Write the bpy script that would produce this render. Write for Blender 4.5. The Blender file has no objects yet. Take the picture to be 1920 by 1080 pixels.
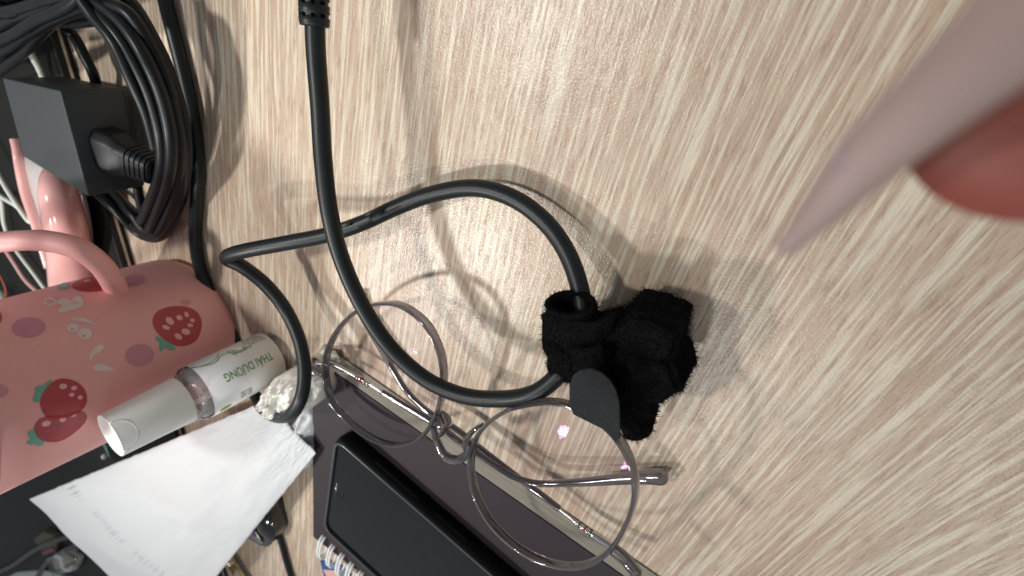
import bpy, bmesh, math, random
from mathutils import Vector, Matrix, noise
from mathutils.bvhtree import BVHTree

random.seed(7)
S = 0.01                      # all modelling is done in centimetres, the scene is in metres
scene = bpy.context.scene

# ------------------------------------------------------------------ camera
F = 1000.0                    # focal length in pixels of the 1920 px wide photograph
HC = 14.0                     # lens height above the desk, cm
_n = (-0.8, 0.6); _h = 1400.0
_nad = (-_n[0]*F*F/_h, -_n[1]*F*F/_h)
Zw = -Vector((_nad[0], -_nad[1], -F)).normalized()
_gx = -540.0; _gy = (_h - _n[0]*_gx)/_n[1]
Yw = -Vector((_gx, -_gy, -F)).normalized()
Xw = Yw.cross(Zw)
R = Matrix((Xw, Yw, Zw))      # camera space -> world space
cam_d = bpy.data.cameras.new('camera')
cam = bpy.data.objects.new('camera', cam_d)
scene.collection.objects.link(cam)
cam.matrix_world = Matrix.Translation(Vector((0, 0, HC*S))) @ R.to_4x4()
cam_d.sensor_width = 36.0
cam_d.lens = F/1920*36
cam_d.clip_start = 0.002
cam_d.clip_end = 20
cam_d.dof.use_dof = True
cam_d.dof.focus_distance = 0.155
cam_d.dof.aperture_fstop = 15.5
scene.camera = cam
CAMP = Vector((0, 0, HC))

def ray(px, py):
    return (R @ Vector((px-960, 540-py, -F))).normalized()
def at(px, py, z=0.0):
    d = ray(px, py)
    return CAMP + d*((z-HC)/d.z)

# ------------------------------------------------------------------ world and lamps
w = bpy.data.worlds.new('World'); scene.world = w; w.use_nodes = True
bg = w.node_tree.nodes['Background']
bg.inputs[0].default_value = (0.93, 0.97, 1.0, 1); bg.inputs[1].default_value = 0.29
scene.view_settings.view_transform = 'Standard'
scene.view_settings.look = 'None'
scene.view_settings.exposure = 0.0
scene.cycles.caustics_reflective = False
scene.cycles.caustics_refractive = False
LAMPS = [((-38, -5, 70), 0.32, (-18, -7, 0), 56), ((-36, -46, 60), 0.35, (-17, -15, 0), 56), ((12, -72, 110), 0.34, (-18, -18, 0), 52), ((97, -94, 150), 0.16, (6, -8, 0), 40)]
for k, (p, e, aim, spr) in enumerate(LAMPS):
    l = bpy.data.lights.new('ceiling_lamp', 'AREA'); l.shape = 'DISK'; l.size = (0.06, 0.06, 0.06, 0.035)[k]; l.energy = e; l.spread = math.radians(spr)
    l.color = (1.0, 0.97, 0.915)
    o = bpy.data.objects.new('ceiling_lamp', l); scene.collection.objects.link(o)
    o.location = Vector(p)*S
    o.rotation_euler = (Vector(aim)*S - o.location).to_track_quat('-Z', 'Y').to_euler()

# ------------------------------------------------------------------ materials
MATS = {}
def mat(name, col, rough=0.5, metal=0.0, trans=0.0, spec=0.5, ior=1.45, bump=None, var=None, coat=0.0, sheen=0.0, sss=0.0):
    if name in MATS: return MATS[name]
    m = bpy.data.materials.new(name); m.use_nodes = True
    nt = m.node_tree; b = nt.nodes['Principled BSDF']
    b.inputs['Base Color'].default_value = (*col, 1)
    b.inputs['Roughness'].default_value = rough
    b.inputs['Metallic'].default_value = metal
    b.inputs['Transmission Weight'].default_value = trans
    b.inputs['Specular IOR Level'].default_value = spec
    b.inputs['IOR'].default_value = ior
    b.inputs['Coat Weight'].default_value = coat
    b.inputs['Coat Roughness'].default_value = 0.08
    if sheen: b.inputs['Sheen Weight'].default_value = sheen
    if sss:
        b.inputs['Subsurface Weight'].default_value = sss
        b.inputs['Subsurface Scale'].default_value = 0.003
    tc = nt.nodes.new('ShaderNodeTexCoord')
    if bump:
        n = nt.nodes.new('ShaderNodeTexNoise'); n.inputs['Scale'].default_value = bump[0]; n.inputs['Detail'].default_value = 4
        nt.links.new(tc.outputs['Object'], n.inputs['Vector'])
        bp = nt.nodes.new('ShaderNodeBump'); bp.inputs['Strength'].default_value = bump[1]; bp.inputs['Distance'].default_value = bump[2]
        nt.links.new(n.outputs[0], bp.inputs['Height']); nt.links.new(bp.outputs[0], b.inputs['Normal'])
    if var:
        n = nt.nodes.new('ShaderNodeTexNoise'); n.inputs['Scale'].default_value = var[0]; n.inputs['Detail'].default_value = 5
        nt.links.new(tc.outputs['Object'], n.inputs['Vector'])
        r = nt.nodes.new('ShaderNodeValToRGB')
        k = var[1]
        r.color_ramp.elements[0].position = 0.3; r.color_ramp.elements[1].position = 0.7
        r.color_ramp.elements[0].color = (*[c*(1-k) for c in col], 1); r.color_ramp.elements[1].color = (*[min(1, c*(1+k)) for c in col], 1)
        nt.links.new(n.outputs[0], r.inputs[0]); nt.links.new(r.outputs[0], b.inputs['Base Color'])
    MATS[name] = m
    return m

def wood_mat():
    m = bpy.data.materials.new('pale_wood_laminate'); m.use_nodes = True
    nt = m.node_tree; N = nt.nodes; L = nt.links; b = N['Principled BSDF']
    tc = N.new('ShaderNodeTexCoord')
    sc = N.new('ShaderNodeVectorMath'); sc.operation = 'SCALE'; sc.inputs['Scale'].default_value = 100
    L.new(tc.outputs['Object'], sc.inputs[0])
    sx = N.new('ShaderNodeSeparateXYZ'); L.new(sc.outputs[0], sx.inputs[0])
    def M(op, a, c=None, d=None):
        n = N.new('ShaderNodeMath'); n.operation = op
        for i, v in enumerate((a, c, d)):
            if v is None: continue
            if isinstance(v, (int, float)): n.inputs[i].default_value = v
            else: L.new(v, n.inputs[i])
        return n.outputs[0]
    x, y = sx.outputs[0], sx.outputs[1]
    # the figure of the veneer drifts sideways: gentle bend of the grain towards +x
    xp = M('MAXIMUM', M('ADD', x, 6.0), 0.0)
    bend = M('MULTIPLY', M('MULTIPLY', M('MINIMUM', M('MULTIPLY', xp, xp), 200.0), M('ADD', y, 0.0)), -0.0011)
    u = M('ADD', M('ADD', x, M('MULTIPLY', y, 0.07)), bend)
    # wavy wander of the lines
    def vec(a, c, kx, ky, off=0.0):
        v = N.new('ShaderNodeCombineXYZ')
        L.new(M('MULTIPLY', a, kx), v.inputs[0]); L.new(M('MULTIPLY', c, ky), v.inputs[1]); v.inputs[2].default_value = off
        return v.outputs[0]
    def nz(v, scale=1.0, detail=2.0, rough=0.5):
        n = N.new('ShaderNodeTexNoise'); n.inputs['Scale'].default_value = scale; n.inputs['Detail'].default_value = detail
        n.inputs['Roughness'].default_value = rough; L.new(v, n.inputs['Vector']); return n.outputs[0]
    wander = M('MULTIPLY', M('SUBTRACT', nz(vec(u, y, 0.35, 0.12, 3.0), 1.0, 2), 0.5), 0.22)
    uu = M('ADD', u, wander)
    def ramp(v, stops, interp='LINEAR'):
        r = N.new('ShaderNodeValToRGB'); cr = r.color_ramp; cr.interpolation = interp
        while len(cr.elements) > 1: cr.elements.remove(cr.elements[0])
        cr.elements[0].position = stops[0][0]; cr.elements[0].color = stops[0][1]
        for p, c in stops[1:]:
            e = cr.elements.new(p); e.color = c
        L.new(v, r.inputs[0]); return r.outputs[0]
    g = lambda v: (v, v, v, 1)
    light = ramp(nz(vec(uu, y, 6.9, 0.24), 1.0, 2.5, 0.55), [(0.47, g(0)), (0.60, g(1))])       # pale raised streaks
    broad = ramp(nz(vec(uu, y, 0.9, 0.10, 7.0), 1.0, 2, 0.5), [(0.35, g(0)), (0.65, g(1))])
    dash = ramp(nz(vec(uu, y, 12.0, 1.5, 11.0), 1.0, 1.5, 0.5), [(0.54, g(0)), (0.63, g(1))])     # short pores
    fine = nz(vec(uu, y, 16.0, 1.2, 5.0), 1.0, 3, 0.6)
    mottled = nz(vec(x, y, 0.22, 0.22, 9.0), 1.0, 3, 0.5)
    def mix(a, c, f, mode='MIX'):
        n = N.new('ShaderNodeMix'); n.data_type = 'RGBA'; n.blend_type = mode
        for s, v in ((n.inputs[6], a), (n.inputs[7], c), (n.inputs[0], f)):
            if isinstance(v, (tuple, float)): s.default_value = v
            else: L.new(v, s)
        return n.outputs[2]
    base = mix((0.475, 0.355, 0.27, 1), (0.545, 0.43, 0.33, 1), broad)
    c = mix(base, (0.70, 0.635, 0.515, 1), M('MULTIPLY', light, 0.86))
    c = mix(c, (0.40, 0.275, 0.21, 1), M('MULTIPLY', M('MULTIPLY', dash, M('SUBTRACT', 1.0, M('MULTIPLY', light, 0.75))), 0.62))
    c = mix(c, ramp(fine, [(0.3, g(0.82)), (0.7, g(1.0))]), 1.0, 'MULTIPLY')
    c = mix(c, ramp(mottled, [(0.3, (0.93, 0.93, 0.95, 1)), (0.7, (1.0, 0.99, 0.96, 1))]), 1.0, 'MULTIPLY')
    L.new(c, b.inputs['Base Color'])
    b.inputs['Roughness'].default_value = 0.36
    b.inputs['Specular IOR Level'].default_value = 0.4
    # orange-peel texture that makes the highlights sparkle, plus the relief of the pores
    sp = nz(vec(x, y, 14.0, 14.0, 1.0), 1.0, 2.5, 0.6)
    h = M('ADD', M('MULTIPLY', sp, 0.8), M('MULTIPLY', dash, -0.25))
    bp = N.new('ShaderNodeBump'); bp.inputs['Strength'].default_value = 0.55; bp.inputs['Distance'].default_value = 0.00024
    L.new(h, bp.inputs['Height']); L.new(bp.outputs[0], b.inputs['Normal'])
    rr = M('ADD', 0.21, M('MULTIPLY', nz(vec(x, y, 9.0, 9.0, 4.0), 1.0, 2), 0.1))
    L.new(rr, b.inputs['Roughness'])
    return m

M_WOOD = wood_mat()
M_CABLE = mat('cable_rubber', (0.007, 0.0105, 0.0125), 0.42, spec=0.4, bump=(900, 0.15, 0.0002), var=(60, 0.25))
M_CORD = mat('cord_vinyl', (0.005, 0.0065, 0.0085), 0.38, spec=0.3, bump=(500, 0.12, 0.0002), var=(70, 0.3))
M_FUZZ = mat('fuzzy_loop_fabric', (0.006, 0.006, 0.007), 0.95, spec=0.1, bump=(1500, 1.0, 0.0006))
M_TAB = mat('strap_backing', (0.016, 0.019, 0.021), 0.8, spec=0.25, bump=(2500, 0.6, 0.0003), var=(900, 0.2))
M_ADP = mat('adapter_plastic', (0.045, 0.052, 0.057), 0.5, spec=0.3, bump=(1800, 0.25, 0.0002))
M_PLUG = mat('plug_rubber', (0.009, 0.011, 0.014), 0.45, spec=0.35, bump=(900, 0.2, 0.0002))
M_PINK = mat('matt_pink_plastic', (0.80, 0.40, 0.385), 0.5, bump=(1600, 0.22, 0.00025), var=(25, 0.03), sss=0.0)
M_PINKG = mat('glossy_pink_ceramic', (0.80, 0.44, 0.42), 0.2, coat=0.5)
M_WHITEG = mat('white_glaze', (0.80, 0.80, 0.80), 0.2)
M_RED = mat('print_red', (0.42, 0.060, 0.075), 0.45)
M_RED2 = mat('print_red_mixed', (0.38, 0.075, 0.095), 0.45, var=(120, 0.15))
M_CRIM = mat('print_crimson', (0.42, 0.012, 0.02), 0.45)
M_SEED = mat('print_seed_pink', (0.78, 0.38, 0.42), 0.45)
M_GREEN = mat('print_green', (0.16, 0.38, 0.31), 0.45)
M_MAUVE = mat('print_mauve', (0.56, 0.25, 0.32), 0.5, var=(90, 0.06))
M_PRW = mat('print_white', (0.72, 0.60, 0.58), 0.5, var=(220, 0.08))
M_CAP = mat('white_cap_plastic', (0.90, 0.92, 0.90), 0.3)
M_LABEL = mat('white_label', (0.78, 0.79, 0.80), 0.35)
M_LGREEN = mat('label_green', (0.11, 0.30, 0.055), 0.5)
M_LLIME = mat('label_lime', (0.28, 0.42, 0.05), 0.5)
M_LGREY = mat('label_grey_print', (0.25, 0.24, 0.27), 0.5)
M_CLEAR = mat('clear_plastic', (0.93, 0.92, 0.93), 0.04, trans=1.0, ior=1.46)
M_GEL = mat('gel', (0.93, 0.90, 0.90), 0.15, trans=0.6, ior=1.34)
M_PACK = mat('white_film', (0.56, 0.58, 0.605), 0.6, spec=0.3, bump=(260, 0.25, 0.0004))
M_TISSUE = mat('tissue_paper', (0.80, 0.79, 0.75), 0.85, bump=(420, 0.6, 0.0008), sss=0.1)
M_RIM = mat('smoky_acetate', (0.26, 0.245, 0.275), 0.03, trans=0.92, ior=1.5, coat=1.0)
M_STEEL = mat('bright_steel', (0.62, 0.61, 0.62), 0.18, metal=1.0)
M_GUN = mat('grey_metal_core', (0.30, 0.29, 0.31), 0.25, metal=1.0)
M_GREENP = mat('green_washer', (0.03, 0.13, 0.06), 0.4)
M_REDP = mat('red_washer', (0.4, 0.01, 0.02), 0.4)
M_COVER = mat('notebook_cover', (0.030, 0.023, 0.028), 0.55, spec=0.25, bump=(1200, 0.3, 0.0002), var=(30, 0.08))
M_PAGES = mat('page_edges', (0.43, 0.41, 0.35), 0.8, bump=(900, 0.5, 0.0003))
M_WIRE = mat('white_coated_wire', (0.80, 0.82, 0.84), 0.3)
M_CASE = mat('phone_case', (0.004, 0.004, 0.005), 0.5, spec=0.2, bump=(700, 0.1, 0.0002))
M_CASEE = mat('phone_case_edge', (0.06, 0.066, 0.078), 0.25)
M_SCREEN = mat('phone_screen', (0.003, 0.006, 0.0055), 0.03, spec=0.6)
M_MAT = mat('mat_black', (0.010, 0.010, 0.011), 0.5, spec=0.4, bump=(1200, 0.25, 0.0002))
M_SILVER = mat('silver_trim', (0.45, 0.42, 0.40), 0.3, metal=0.8)
M_WCORD = mat('white_cord', (0.70, 0.74, 0.68), 0.4)
M_PCORD = mat('pink_cable', (0.70, 0.42, 0.40), 0.4)
M_GOLD = mat('pale_gold_metal', (0.62, 0.55, 0.36), 0.22, metal=1.0)
M_PURPLE = mat('purple_print', (0.13, 0.05, 0.22), 0.45)
M_BLUE = mat('blue_print', (0.02, 0.07, 0.26), 0.4)
M_TEAL = mat('teal_print', (0.06, 0.28, 0.42), 0.4)
M_SALMON = mat('salmon_print', (0.62, 0.36, 0.34), 0.5)
M_GLOSSB = mat('glossy_black', (0.008, 0.009, 0.010), 0.12, coat=0.3)
M_STYLUS = mat('mauve_stylus', (0.36, 0.265, 0.25), 0.45, var=(60, 0.06))
M_REDCAP = mat('dull_red', (0.24, 0.060, 0.045), 0.5, var=(60, 0.1))
M_OLIVE = mat('olive_card', (0.09, 0.085, 0.05), 0.6)
M_BEIGE = mat('beige_foam', (0.42, 0.38, 0.30), 0.7)
M_PAPER = mat('pale_paper', (0.55, 0.60, 0.61), 0.7)

def lens_mat():
    m = bpy.data.materials.new('coated_lens'); m.use_nodes = True
    nt = m.node_tree; N = nt.nodes; L = nt.links; N.remove(N['Principled BSDF'])
    out = N['Material Output']
    t = N.new('ShaderNodeBsdfTransparent'); t.inputs[0].default_value = (0.965, 0.96, 0.965, 1)
    g = N.new('ShaderNodeBsdfGlossy'); g.inputs[0].default_value = (1.0, 0.30, 0.85, 1); g.inputs['Roughness'].default_value = 0.012
    mx = N.new('ShaderNodeMixShader'); mx.inputs[0].default_value = 0.005
    L.new(t.outputs[0], mx.inputs[1]); L.new(g.outputs[0], mx.inputs[2])
    L.new(mx.outputs[0], out.inputs[0])
    return m
M_LENS = lens_mat()
def thin_clear(name, tint, gloss, fac, diff=None, dfac=0.0):
    m = bpy.data.materials.new(name); m.use_nodes = True
    nt = m.node_tree; N = nt.nodes; L = nt.links; N.remove(N['Principled BSDF'])
    t = N.new('ShaderNodeBsdfTransparent'); t.inputs[0].default_value = (*tint, 1)
    g = N.new('ShaderNodeBsdfGlossy'); g.inputs[0].default_value = (1, 1, 1, 1); g.inputs['Roughness'].default_value = gloss
    lw = N.new('ShaderNodeLayerWeight'); lw.inputs[0].default_value = fac
    mx = N.new('ShaderNodeMixShader'); L.new(lw.outputs['Fresnel'], mx.inputs[0]); L.new(t.outputs[0], mx.inputs[1]); L.new(g.outputs[0], mx.inputs[2])
    last = mx
    if diff:
        d = N.new('ShaderNodeBsdfPrincipled'); d.inputs['Base Color'].default_value = (*diff, 1); d.inputs['Roughness'].default_value = 0.2
        m2 = N.new('ShaderNodeMixShader'); m2.inputs[0].default_value = dfac
        L.new(mx.outputs[0], m2.inputs[1]); L.new(d.outputs[0], m2.inputs[2]); last = m2
    L.new(last.outputs[0], N['Material Output'].inputs[0]); return m
M_CLEAR = thin_clear('thin_clear_plastic', (0.93, 0.92, 0.93), 0.05, 0.12, (0.8, 0.78, 0.78), 0.10)
M_GEL = thin_clear('clear_gel', (0.97, 0.95, 0.95), 0.12, 0.10, (0.86, 0.82, 0.81), 0.35)

_nt = M_SCREEN.node_tree; _n1 = _nt.nodes.new('ShaderNodeTexNoise'); _n1.inputs['Scale'].default_value = 55; _n1.inputs['Detail'].default_value = 6
_tc = _nt.nodes.new('ShaderNodeTexCoord'); _mp = _nt.nodes.new('ShaderNodeMapping'); _mp.inputs['Scale'].default_value = (1, 3.5, 1); _mp.inputs['Rotation'].default_value = (0, 0, 0.6)
_r1 = _nt.nodes.new('ShaderNodeMapRange'); _r1.inputs['From Min'].default_value = 0.45; _r1.inputs['From Max'].default_value = 0.75; _r1.inputs['To Min'].default_value = 0.02; _r1.inputs['To Max'].default_value = 0.30
_nt.links.new(_tc.outputs['Object'], _mp.inputs[0]); _nt.links.new(_mp.outputs[0], _n1.inputs['Vector']); _nt.links.new(_n1.outputs[0], _r1.inputs[0])
_nt.links.new(_r1.outputs[0], _nt.nodes['Principled BSDF'].inputs['Roughness'])

# ------------------------------------------------------------------ object helpers
ORG = {}
def empty(name, loc, label, cat, group=None):
    o = bpy.data.objects.new(name, None); scene.collection.objects.link(o)
    o.empty_display_size = 0.01
    o.location = Vector(loc)*S; ORG[o.name] = Vector(loc)*S
    o['label'] = label; o['category'] = cat
    if group: o['group'] = group
    return o
def build(name, bm, m, parent=None, smooth=True, label=None, cat=None, kind=None, group=None):
    """bm is in world centimetres"""
    me = bpy.data.meshes.new(name)
    bmesh.ops.scale(bm, vec=(S, S, S), verts=bm.verts)
    if parent is None:
        lo = Vector([min(v.co[i] for v in bm.verts) for i in range(3)])
        hi = Vector([max(v.co[i] for v in bm.verts) for i in range(3)])
        org = Vector(((lo.x+hi.x)/2, (lo.y+hi.y)/2, lo.z))
        if kind == 'structure': org = Vector((0, 0, 0))
        rel = org
    else:
        pw = ORG[parent.name]; org = pw if False else None
        lo = Vector([min(v.co[i] for v in bm.verts) for i in range(3)])
        hi = Vector([max(v.co[i] for v in bm.verts) for i in range(3)])
        org = (lo+hi)/2; rel = org-pw
    bmesh.ops.translate(bm, vec=-org, verts=bm.verts)
    bmesh.ops.recalc_face_normals(bm, faces=bm.faces)
    bm.to_mesh(me); bm.free()
    if m: me.materials.append(m)
    if smooth:
        for p in me.polygons: p.use_smooth = True
    o = bpy.data.objects.new(name, me); scene.collection.objects.link(o)
    o.location = rel
    ORG[o.name] = org
    if parent: o.parent = parent
    if label: o['label'] = label
    if cat: o['category'] = cat
    if kind: o['kind'] = kind
    if group: o['group'] = group
    return o
def sharp(o, ang=35):
    me = o.data
    bm = bmesh.new(); bm.from_mesh(me)
    for e in bm.edges:
        if len(e.link_faces) == 2 and e.calc_face_angle(0) > math.radians(ang): e.smooth = False
    bm.to_mesh(me); bm.free(); return o

def spline(pts, n=10):
    """Catmull-Rom through a list of tuples of any length"""
    P = [Vector(p) if len(p) <= 4 else p for p in pts]
    out = []
    for i in range(len(P)-1):
        p0 = P[max(i-1, 0)]; p1 = P[i]; p2 = P[i+1]; p3 = P[min(i+2, len(P)-1)]
        for k in range(n):
            t = k/n
            out.append(0.5*((2*p1)+(-p0+p2)*t+(2*p0-5*p1+4*p2-p3)*t*t+(-p0+3*p1-3*p2+p3)*t**3))
    out.append(P[-1].copy())
    return out
def tube(bm, pts, r, sides=14, closed=False, ru=None, ref=None, cap=True, squ=1.0):
    """r: radius or list; ru: second radius (elliptic) ; ref: fixed direction of the ru axis; squ<1 = squarer"""
    n = len(pts); rings = []
    R1 = r if isinstance(r, list) else [r]*n
    R2 = (ru if isinstance(ru, list) else [ru]*n) if ru is not None else R1
    up = None
    for i in range(n):
        if closed: t = (pts[(i+1) % n]-pts[i-1])
        else: t = pts[min(i+1, n-1)]-pts[max(i-1, 0)]
        t = t.normalized()
        if ref is not None: u = (ref - t*ref.dot(t)).normalized()
        elif up is None:
            a = Vector((0, 0, 1)) if abs(t.z) < 0.9 else Vector((1, 0, 0))
            u = (a - t*a.dot(t)).normalized()
        else: u = (up - t*up.dot(t)).normalized()
        up = u; v = t.cross(u)
        ring = []
        for k in range(sides):
            a = 2*math.pi*k/sides
            c, s = math.cos(a), math.sin(a)
            if squ != 1.0:
                c = math.copysign(abs(c)**squ, c); s = math.copysign(abs(s)**squ, s)
            ring.append(bm.verts.new(pts[i]+u*(R2[i]*c)+v*(R1[i]*s)))
        rings.append(ring)
    m = n if closed else n-1
    for i in range(m):
        a, b = rings[i], rings[(i+1) % n]
        for k in range(sides):
            bm.faces.new((a[k], a[(k+1) % sides], b[(k+1) % sides], b[k]))
    if cap and not closed:
        bm.faces.new(rings[0][::-1]); bm.faces.new(rings[-1])
    return rings
def lathe(bm, p0, axis, prof, sides=48, cap0=True, cap1=True):
    axis = axis.normalized()
    a = Vector((0, 0, 1)) if abs(axis.z) < 0.9 else Vector((1, 0, 0))
    u = (a-axis*a.dot(axis)).normalized(); v = axis.cross(u)
    rings = []
    for (s, r) in prof:
        rings.append([bm.verts.new(p0+axis*s+(u*math.cos(2*math.pi*k/sides)+v*math.sin(2*math.pi*k/sides))*r) for k in range(sides)])
    for a, b in zip(rings, rings[1:]):
        for k in range(sides): bm.faces.new((a[k], a[(k+1) % sides], b[(k+1) % sides], b[k]))
    if cap0: bm.faces.new(rings[0][::-1])
    if cap1: bm.faces.new(rings[-1])
    return rings
def hexa(bm, b4, t4, bev=0.05, seg=3):
    """box from 4 bottom and 4 top corners"""
    b = [bm.verts.new(p) for p in b4]; t = [bm.verts.new(p) for p in t4]
    fs = [bm.faces.new(b[::-1]), bm.faces.new(t)]
    for k in range(4): fs.append(bm.faces.new((b[k], b[(k+1) % 4], t[(k+1) % 4], t[k])))
    es = set()
    for f in fs: es.update(f.edges)
    if bev: bmesh.ops.bevel(bm, geom=list(es), offset=bev, segments=seg, affect='EDGES', profile=0.5)
def prism(bm, poly, z0, z1, bev=0.0, seg=2):
    """poly: list of 3D points (top outline); straight down to z0"""
    t = [bm.verts.new(Vector((p.x, p.y, z1 if z1 is not None else p.z))) for p in poly]
    b = [bm.verts.new(Vector((p.x, p.y, z0))) for p in poly]
    n = len(poly); f = bm.faces.new(t); g = bm.faces.new(b[::-1])
    for k in range(n): bm.faces.new((t[k], b[k], b[(k+1) % n], t[(k+1) % n]))
    if bev: bmesh.ops.bevel(bm, geom=list(f.edges)+list(g.edges), offset=bev, segments=seg, affect='EDGES')
def pxs(l): return [at(*p) for p in l]
def roundpoly(P, r, seg=6):
    out = []
    n = len(P)
    for i in range(n):
        a, p, b = P[i-1], P[i], P[(i+1) % n]
        d1 = (a-p).normalized(); d2 = (b-p).normalized()
        rr = min(r, (a-p).length*0.45, (b-p).length*0.45)
        q0 = p+d1*rr; q1 = p+d2*rr
        for k in range(seg+1):
            t = k/seg
            out.append(q0*(1-t)**2+p*2*t*(1-t)+q1*t*t)
    return out

# ================================================================== DESK
bm = bmesh.new()
bmesh.ops.create_grid(bm, x_segments=8, y_segments=8, size=110)
bmesh.ops.translate(bm, vec=(-10, -70, 0), verts=bm.verts)
r = bmesh.ops.extrude_face_region(bm, geom=bm.faces[:])
bmesh.ops.translate(bm, vec=(0, 0, -2.5), verts=[g for g in r['geom'] if isinstance(g, bmesh.types.BMVert)])
build('desk', bm, M_WOOD, smooth=False, kind='structure')

# ================================================================== MAIN CABLE
cab = empty('cable', at(640, 430, 0), 'thick black rubber cable looping over the open desk and through the fuzzy strap', 'cable')
pts = [(588, -60, 2.5), (590, 0, 2.5), (592, 90, 2.6), (600, 200, 2.7), (606, 300, 2.8), (618, 400, 2.8), (642, 490, 2.7), (683, 580, 2.6), (735, 655, 2.5), (800, 712, 2.4), (870, 742, 2.3), (940, 748, 2.2), (1000, 738, 2.2), (1045, 705, 2.0), (1075, 660, 1.8),
       (1092, 600, 1.6), (1088, 545, 1.3), (1066, 480, 1.0), (1030, 425, 0.8), (980, 382, 0.7), (925, 358, 0.7), (870, 353, 0.7), (800, 367, 0.8), (740, 390, 1.0), (680, 418, 1.3), (615, 440, 1.7), (540, 455, 2.2), (470, 468, 2.6), (434, 477, 2.7), (427, 486, 2.6), (455, 500, 2.3),
       (497, 533, 1.8), (535, 580, 1.5), (562, 640, 1.7), (571, 700, 2.1), (563, 750, 2.5), (542, 778, 2.5), (515, 780, 2.1), (490, 762, 1.5), (470, 720, 0.8), (448, 665, 0.3), (428, 615, 0.3), (400, 560, 0.3), (377, 510, 0.3), (366, 450, 0.3), (369, 370, 0.3),
       (371, 310, 0.3), (363, 230, 0.3), (347, 150, 0.3), (327, 70, 0.3), (312, 10, 0.3), (300, -40, 0.3)]
P3 = spline([at(*p) for p in pts], 8)
bm = bmesh.new(); tube(bm, P3, 0.262, 18)
build('cable_jacket', bm, M_CABLE, cab)
# strain relief at the top: sleeve with pierced ribs
a, b = at(590, 50, 2.58), at(587, -70, 2.5)
ax = (b-a); L_ = ax.length; ax.normalize()
bm = bmesh.new()
prof = [(0, 0.27), (0, 0.36), (0.06, 0.385)]
s = 0.1
while s < L_:
    prof += [(s, 0.385), (s+0.10, 0.40), (s+0.13, 0.36), (s+0.2, 0.36), (s+0.23, 0.40)]; s += 0.30
lathe(bm, a, ax, prof, 32)
build('strain_relief', bm, M_CABLE, cab)
bm = bmesh.new()
side = ax.cross(Vector((0, 0, 1))).normalized(); upv = side.cross(ax).normalized()
for i in range(9):
    for j in range(5):
        an = math.radians(-80+40*j)
        d = upv*math.cos(an)+side*math.sin(an)
        c = a+ax*(0.265+0.3*i)+d*0.345
        tube(bm, [c, c+d*0.04], 0.055, 8)
build('sleeve_slot', bm, mat('hole_black', (0.002, 0.002, 0.002), 0.9, spec=0.05), cab)
# two raised moulding marks on the cable
for (x0, y0, x1, y1, z) in ((640, 424, 656, 419, 1.75), (680, 407, 705, 396, 1.37)):
    bm = bmesh.new(); p = at(x0, y0, z+0.0); q = at(x1, y1, z-0.08)
    tube(bm, [p, (p+q)/2+Vector((0, 0, 0.02)), q], 0.05, 8)
    build('moulding_mark', bm, mat('cable_mark', (0.045, 0.055, 0.058), 0.4), cab)

# ================================================================== HOOK AND LOOP STRAP
st = empty('cable_strap', at(1130, 700, 0), 'fuzzy black hook and loop strap bunched round the cable with one smooth grey tab', 'cable strap')
FZ = []
def ribbon(path, wv, th=0.14, nw=4):
    """strap of width vector wv swept on path of 3D points"""
    bm = bmesh.new(); P = path; n = len(P); rows = []
    for i in range(n):
        t = (P[min(i+1, n-1)]-P[max(i-1, 0)]).normalized()
        nrm = t.cross(wv).normalized()*th/2
        row = []
        for k in range(nw+1):
            c = P[i]+wv*(k/nw-0.5)
            c = c + Vector((noise.noise(c*1.7), noise.noise(c*1.7+Vector((9, 0, 0))), noise.noise(c*1.7+Vector((0, 9, 0)))))*0.06
            row.append((bm.verts.new(c+nrm), bm.verts.new(c-nrm)))
        rows.append(row)
    for i in range(n-1):
        for k in range(nw):
            a, b, c, d = rows[i][k], rows[i][k+1], rows[i+1][k+1], rows[i+1][k]
            bm.faces.new((a[0], b[0], c[0], d[0])); bm.faces.new((a[1], d[1], c[1], b[1]))
        for k in (0, nw):
            a, d = rows[i][k], rows[i+1][k]; bm.faces.new((a[0], d[0], d[1], a[1]))
    for i in (0, n-1):
        for k in range(nw):
            a, b = rows[i][k], rows[i][k+1]; bm.faces.new((a[0], a[1], b[1], b[0]))
    return bm
def fuzz_from(o, dens, lo=0.05, hi=0.14, keep=None):
    me = o.data; me.calc_loop_triangles(); org = ORG[o.name]
    for t in me.loop_triangles:
        a, b, c = [(me.vertices[i].co+org)/S for i in t.vertices]
        nn = (b-a).cross(c-a); A = nn.length/2
        if A < 1e-6: continue
        nn.normalize()
        k = A*dens; k = int(k)+(random.random() < k-int(k))
        for _ in range(k):
            u, v = random.random(), random.random()
            if u+v > 1: u, v = 1-u, 1-v
            p = a+(b-a)*u+(c-a)*v
            if keep and not keep(p): continue
            FZ.append((p, nn, random.uniform(lo, hi)))
up = Vector((0, 0, 1))
parts = []
# small ring round the cable, its axis along the cable (open towards the photograph's top)
def ring_path(c, e1, e2, r1, r2, a0, a1, n):
    return [c+e1*(r1*math.cos(a0+(a1-a0)*k/n))+e2*(r2*math.sin(a0+(a1-a0)*k/n)) for k in range(n+1)]
axc = (at(1088, 545, 1.3)-at(1080, 640, 1.75)).normalized()
axc = (axc*0.75+up*0.5).normalized()
e1 = axc.cross(up).normalized(); e2 = e1.cross(axc).normalized()
c = at(1078, 602, 1.75)
parts.append(('loop', ribbon(ring_path(c, e1, e2, 0.62, 0.46, 0, 2*math.pi*0.98, 26), axc*1.35, 0.13)))
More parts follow.
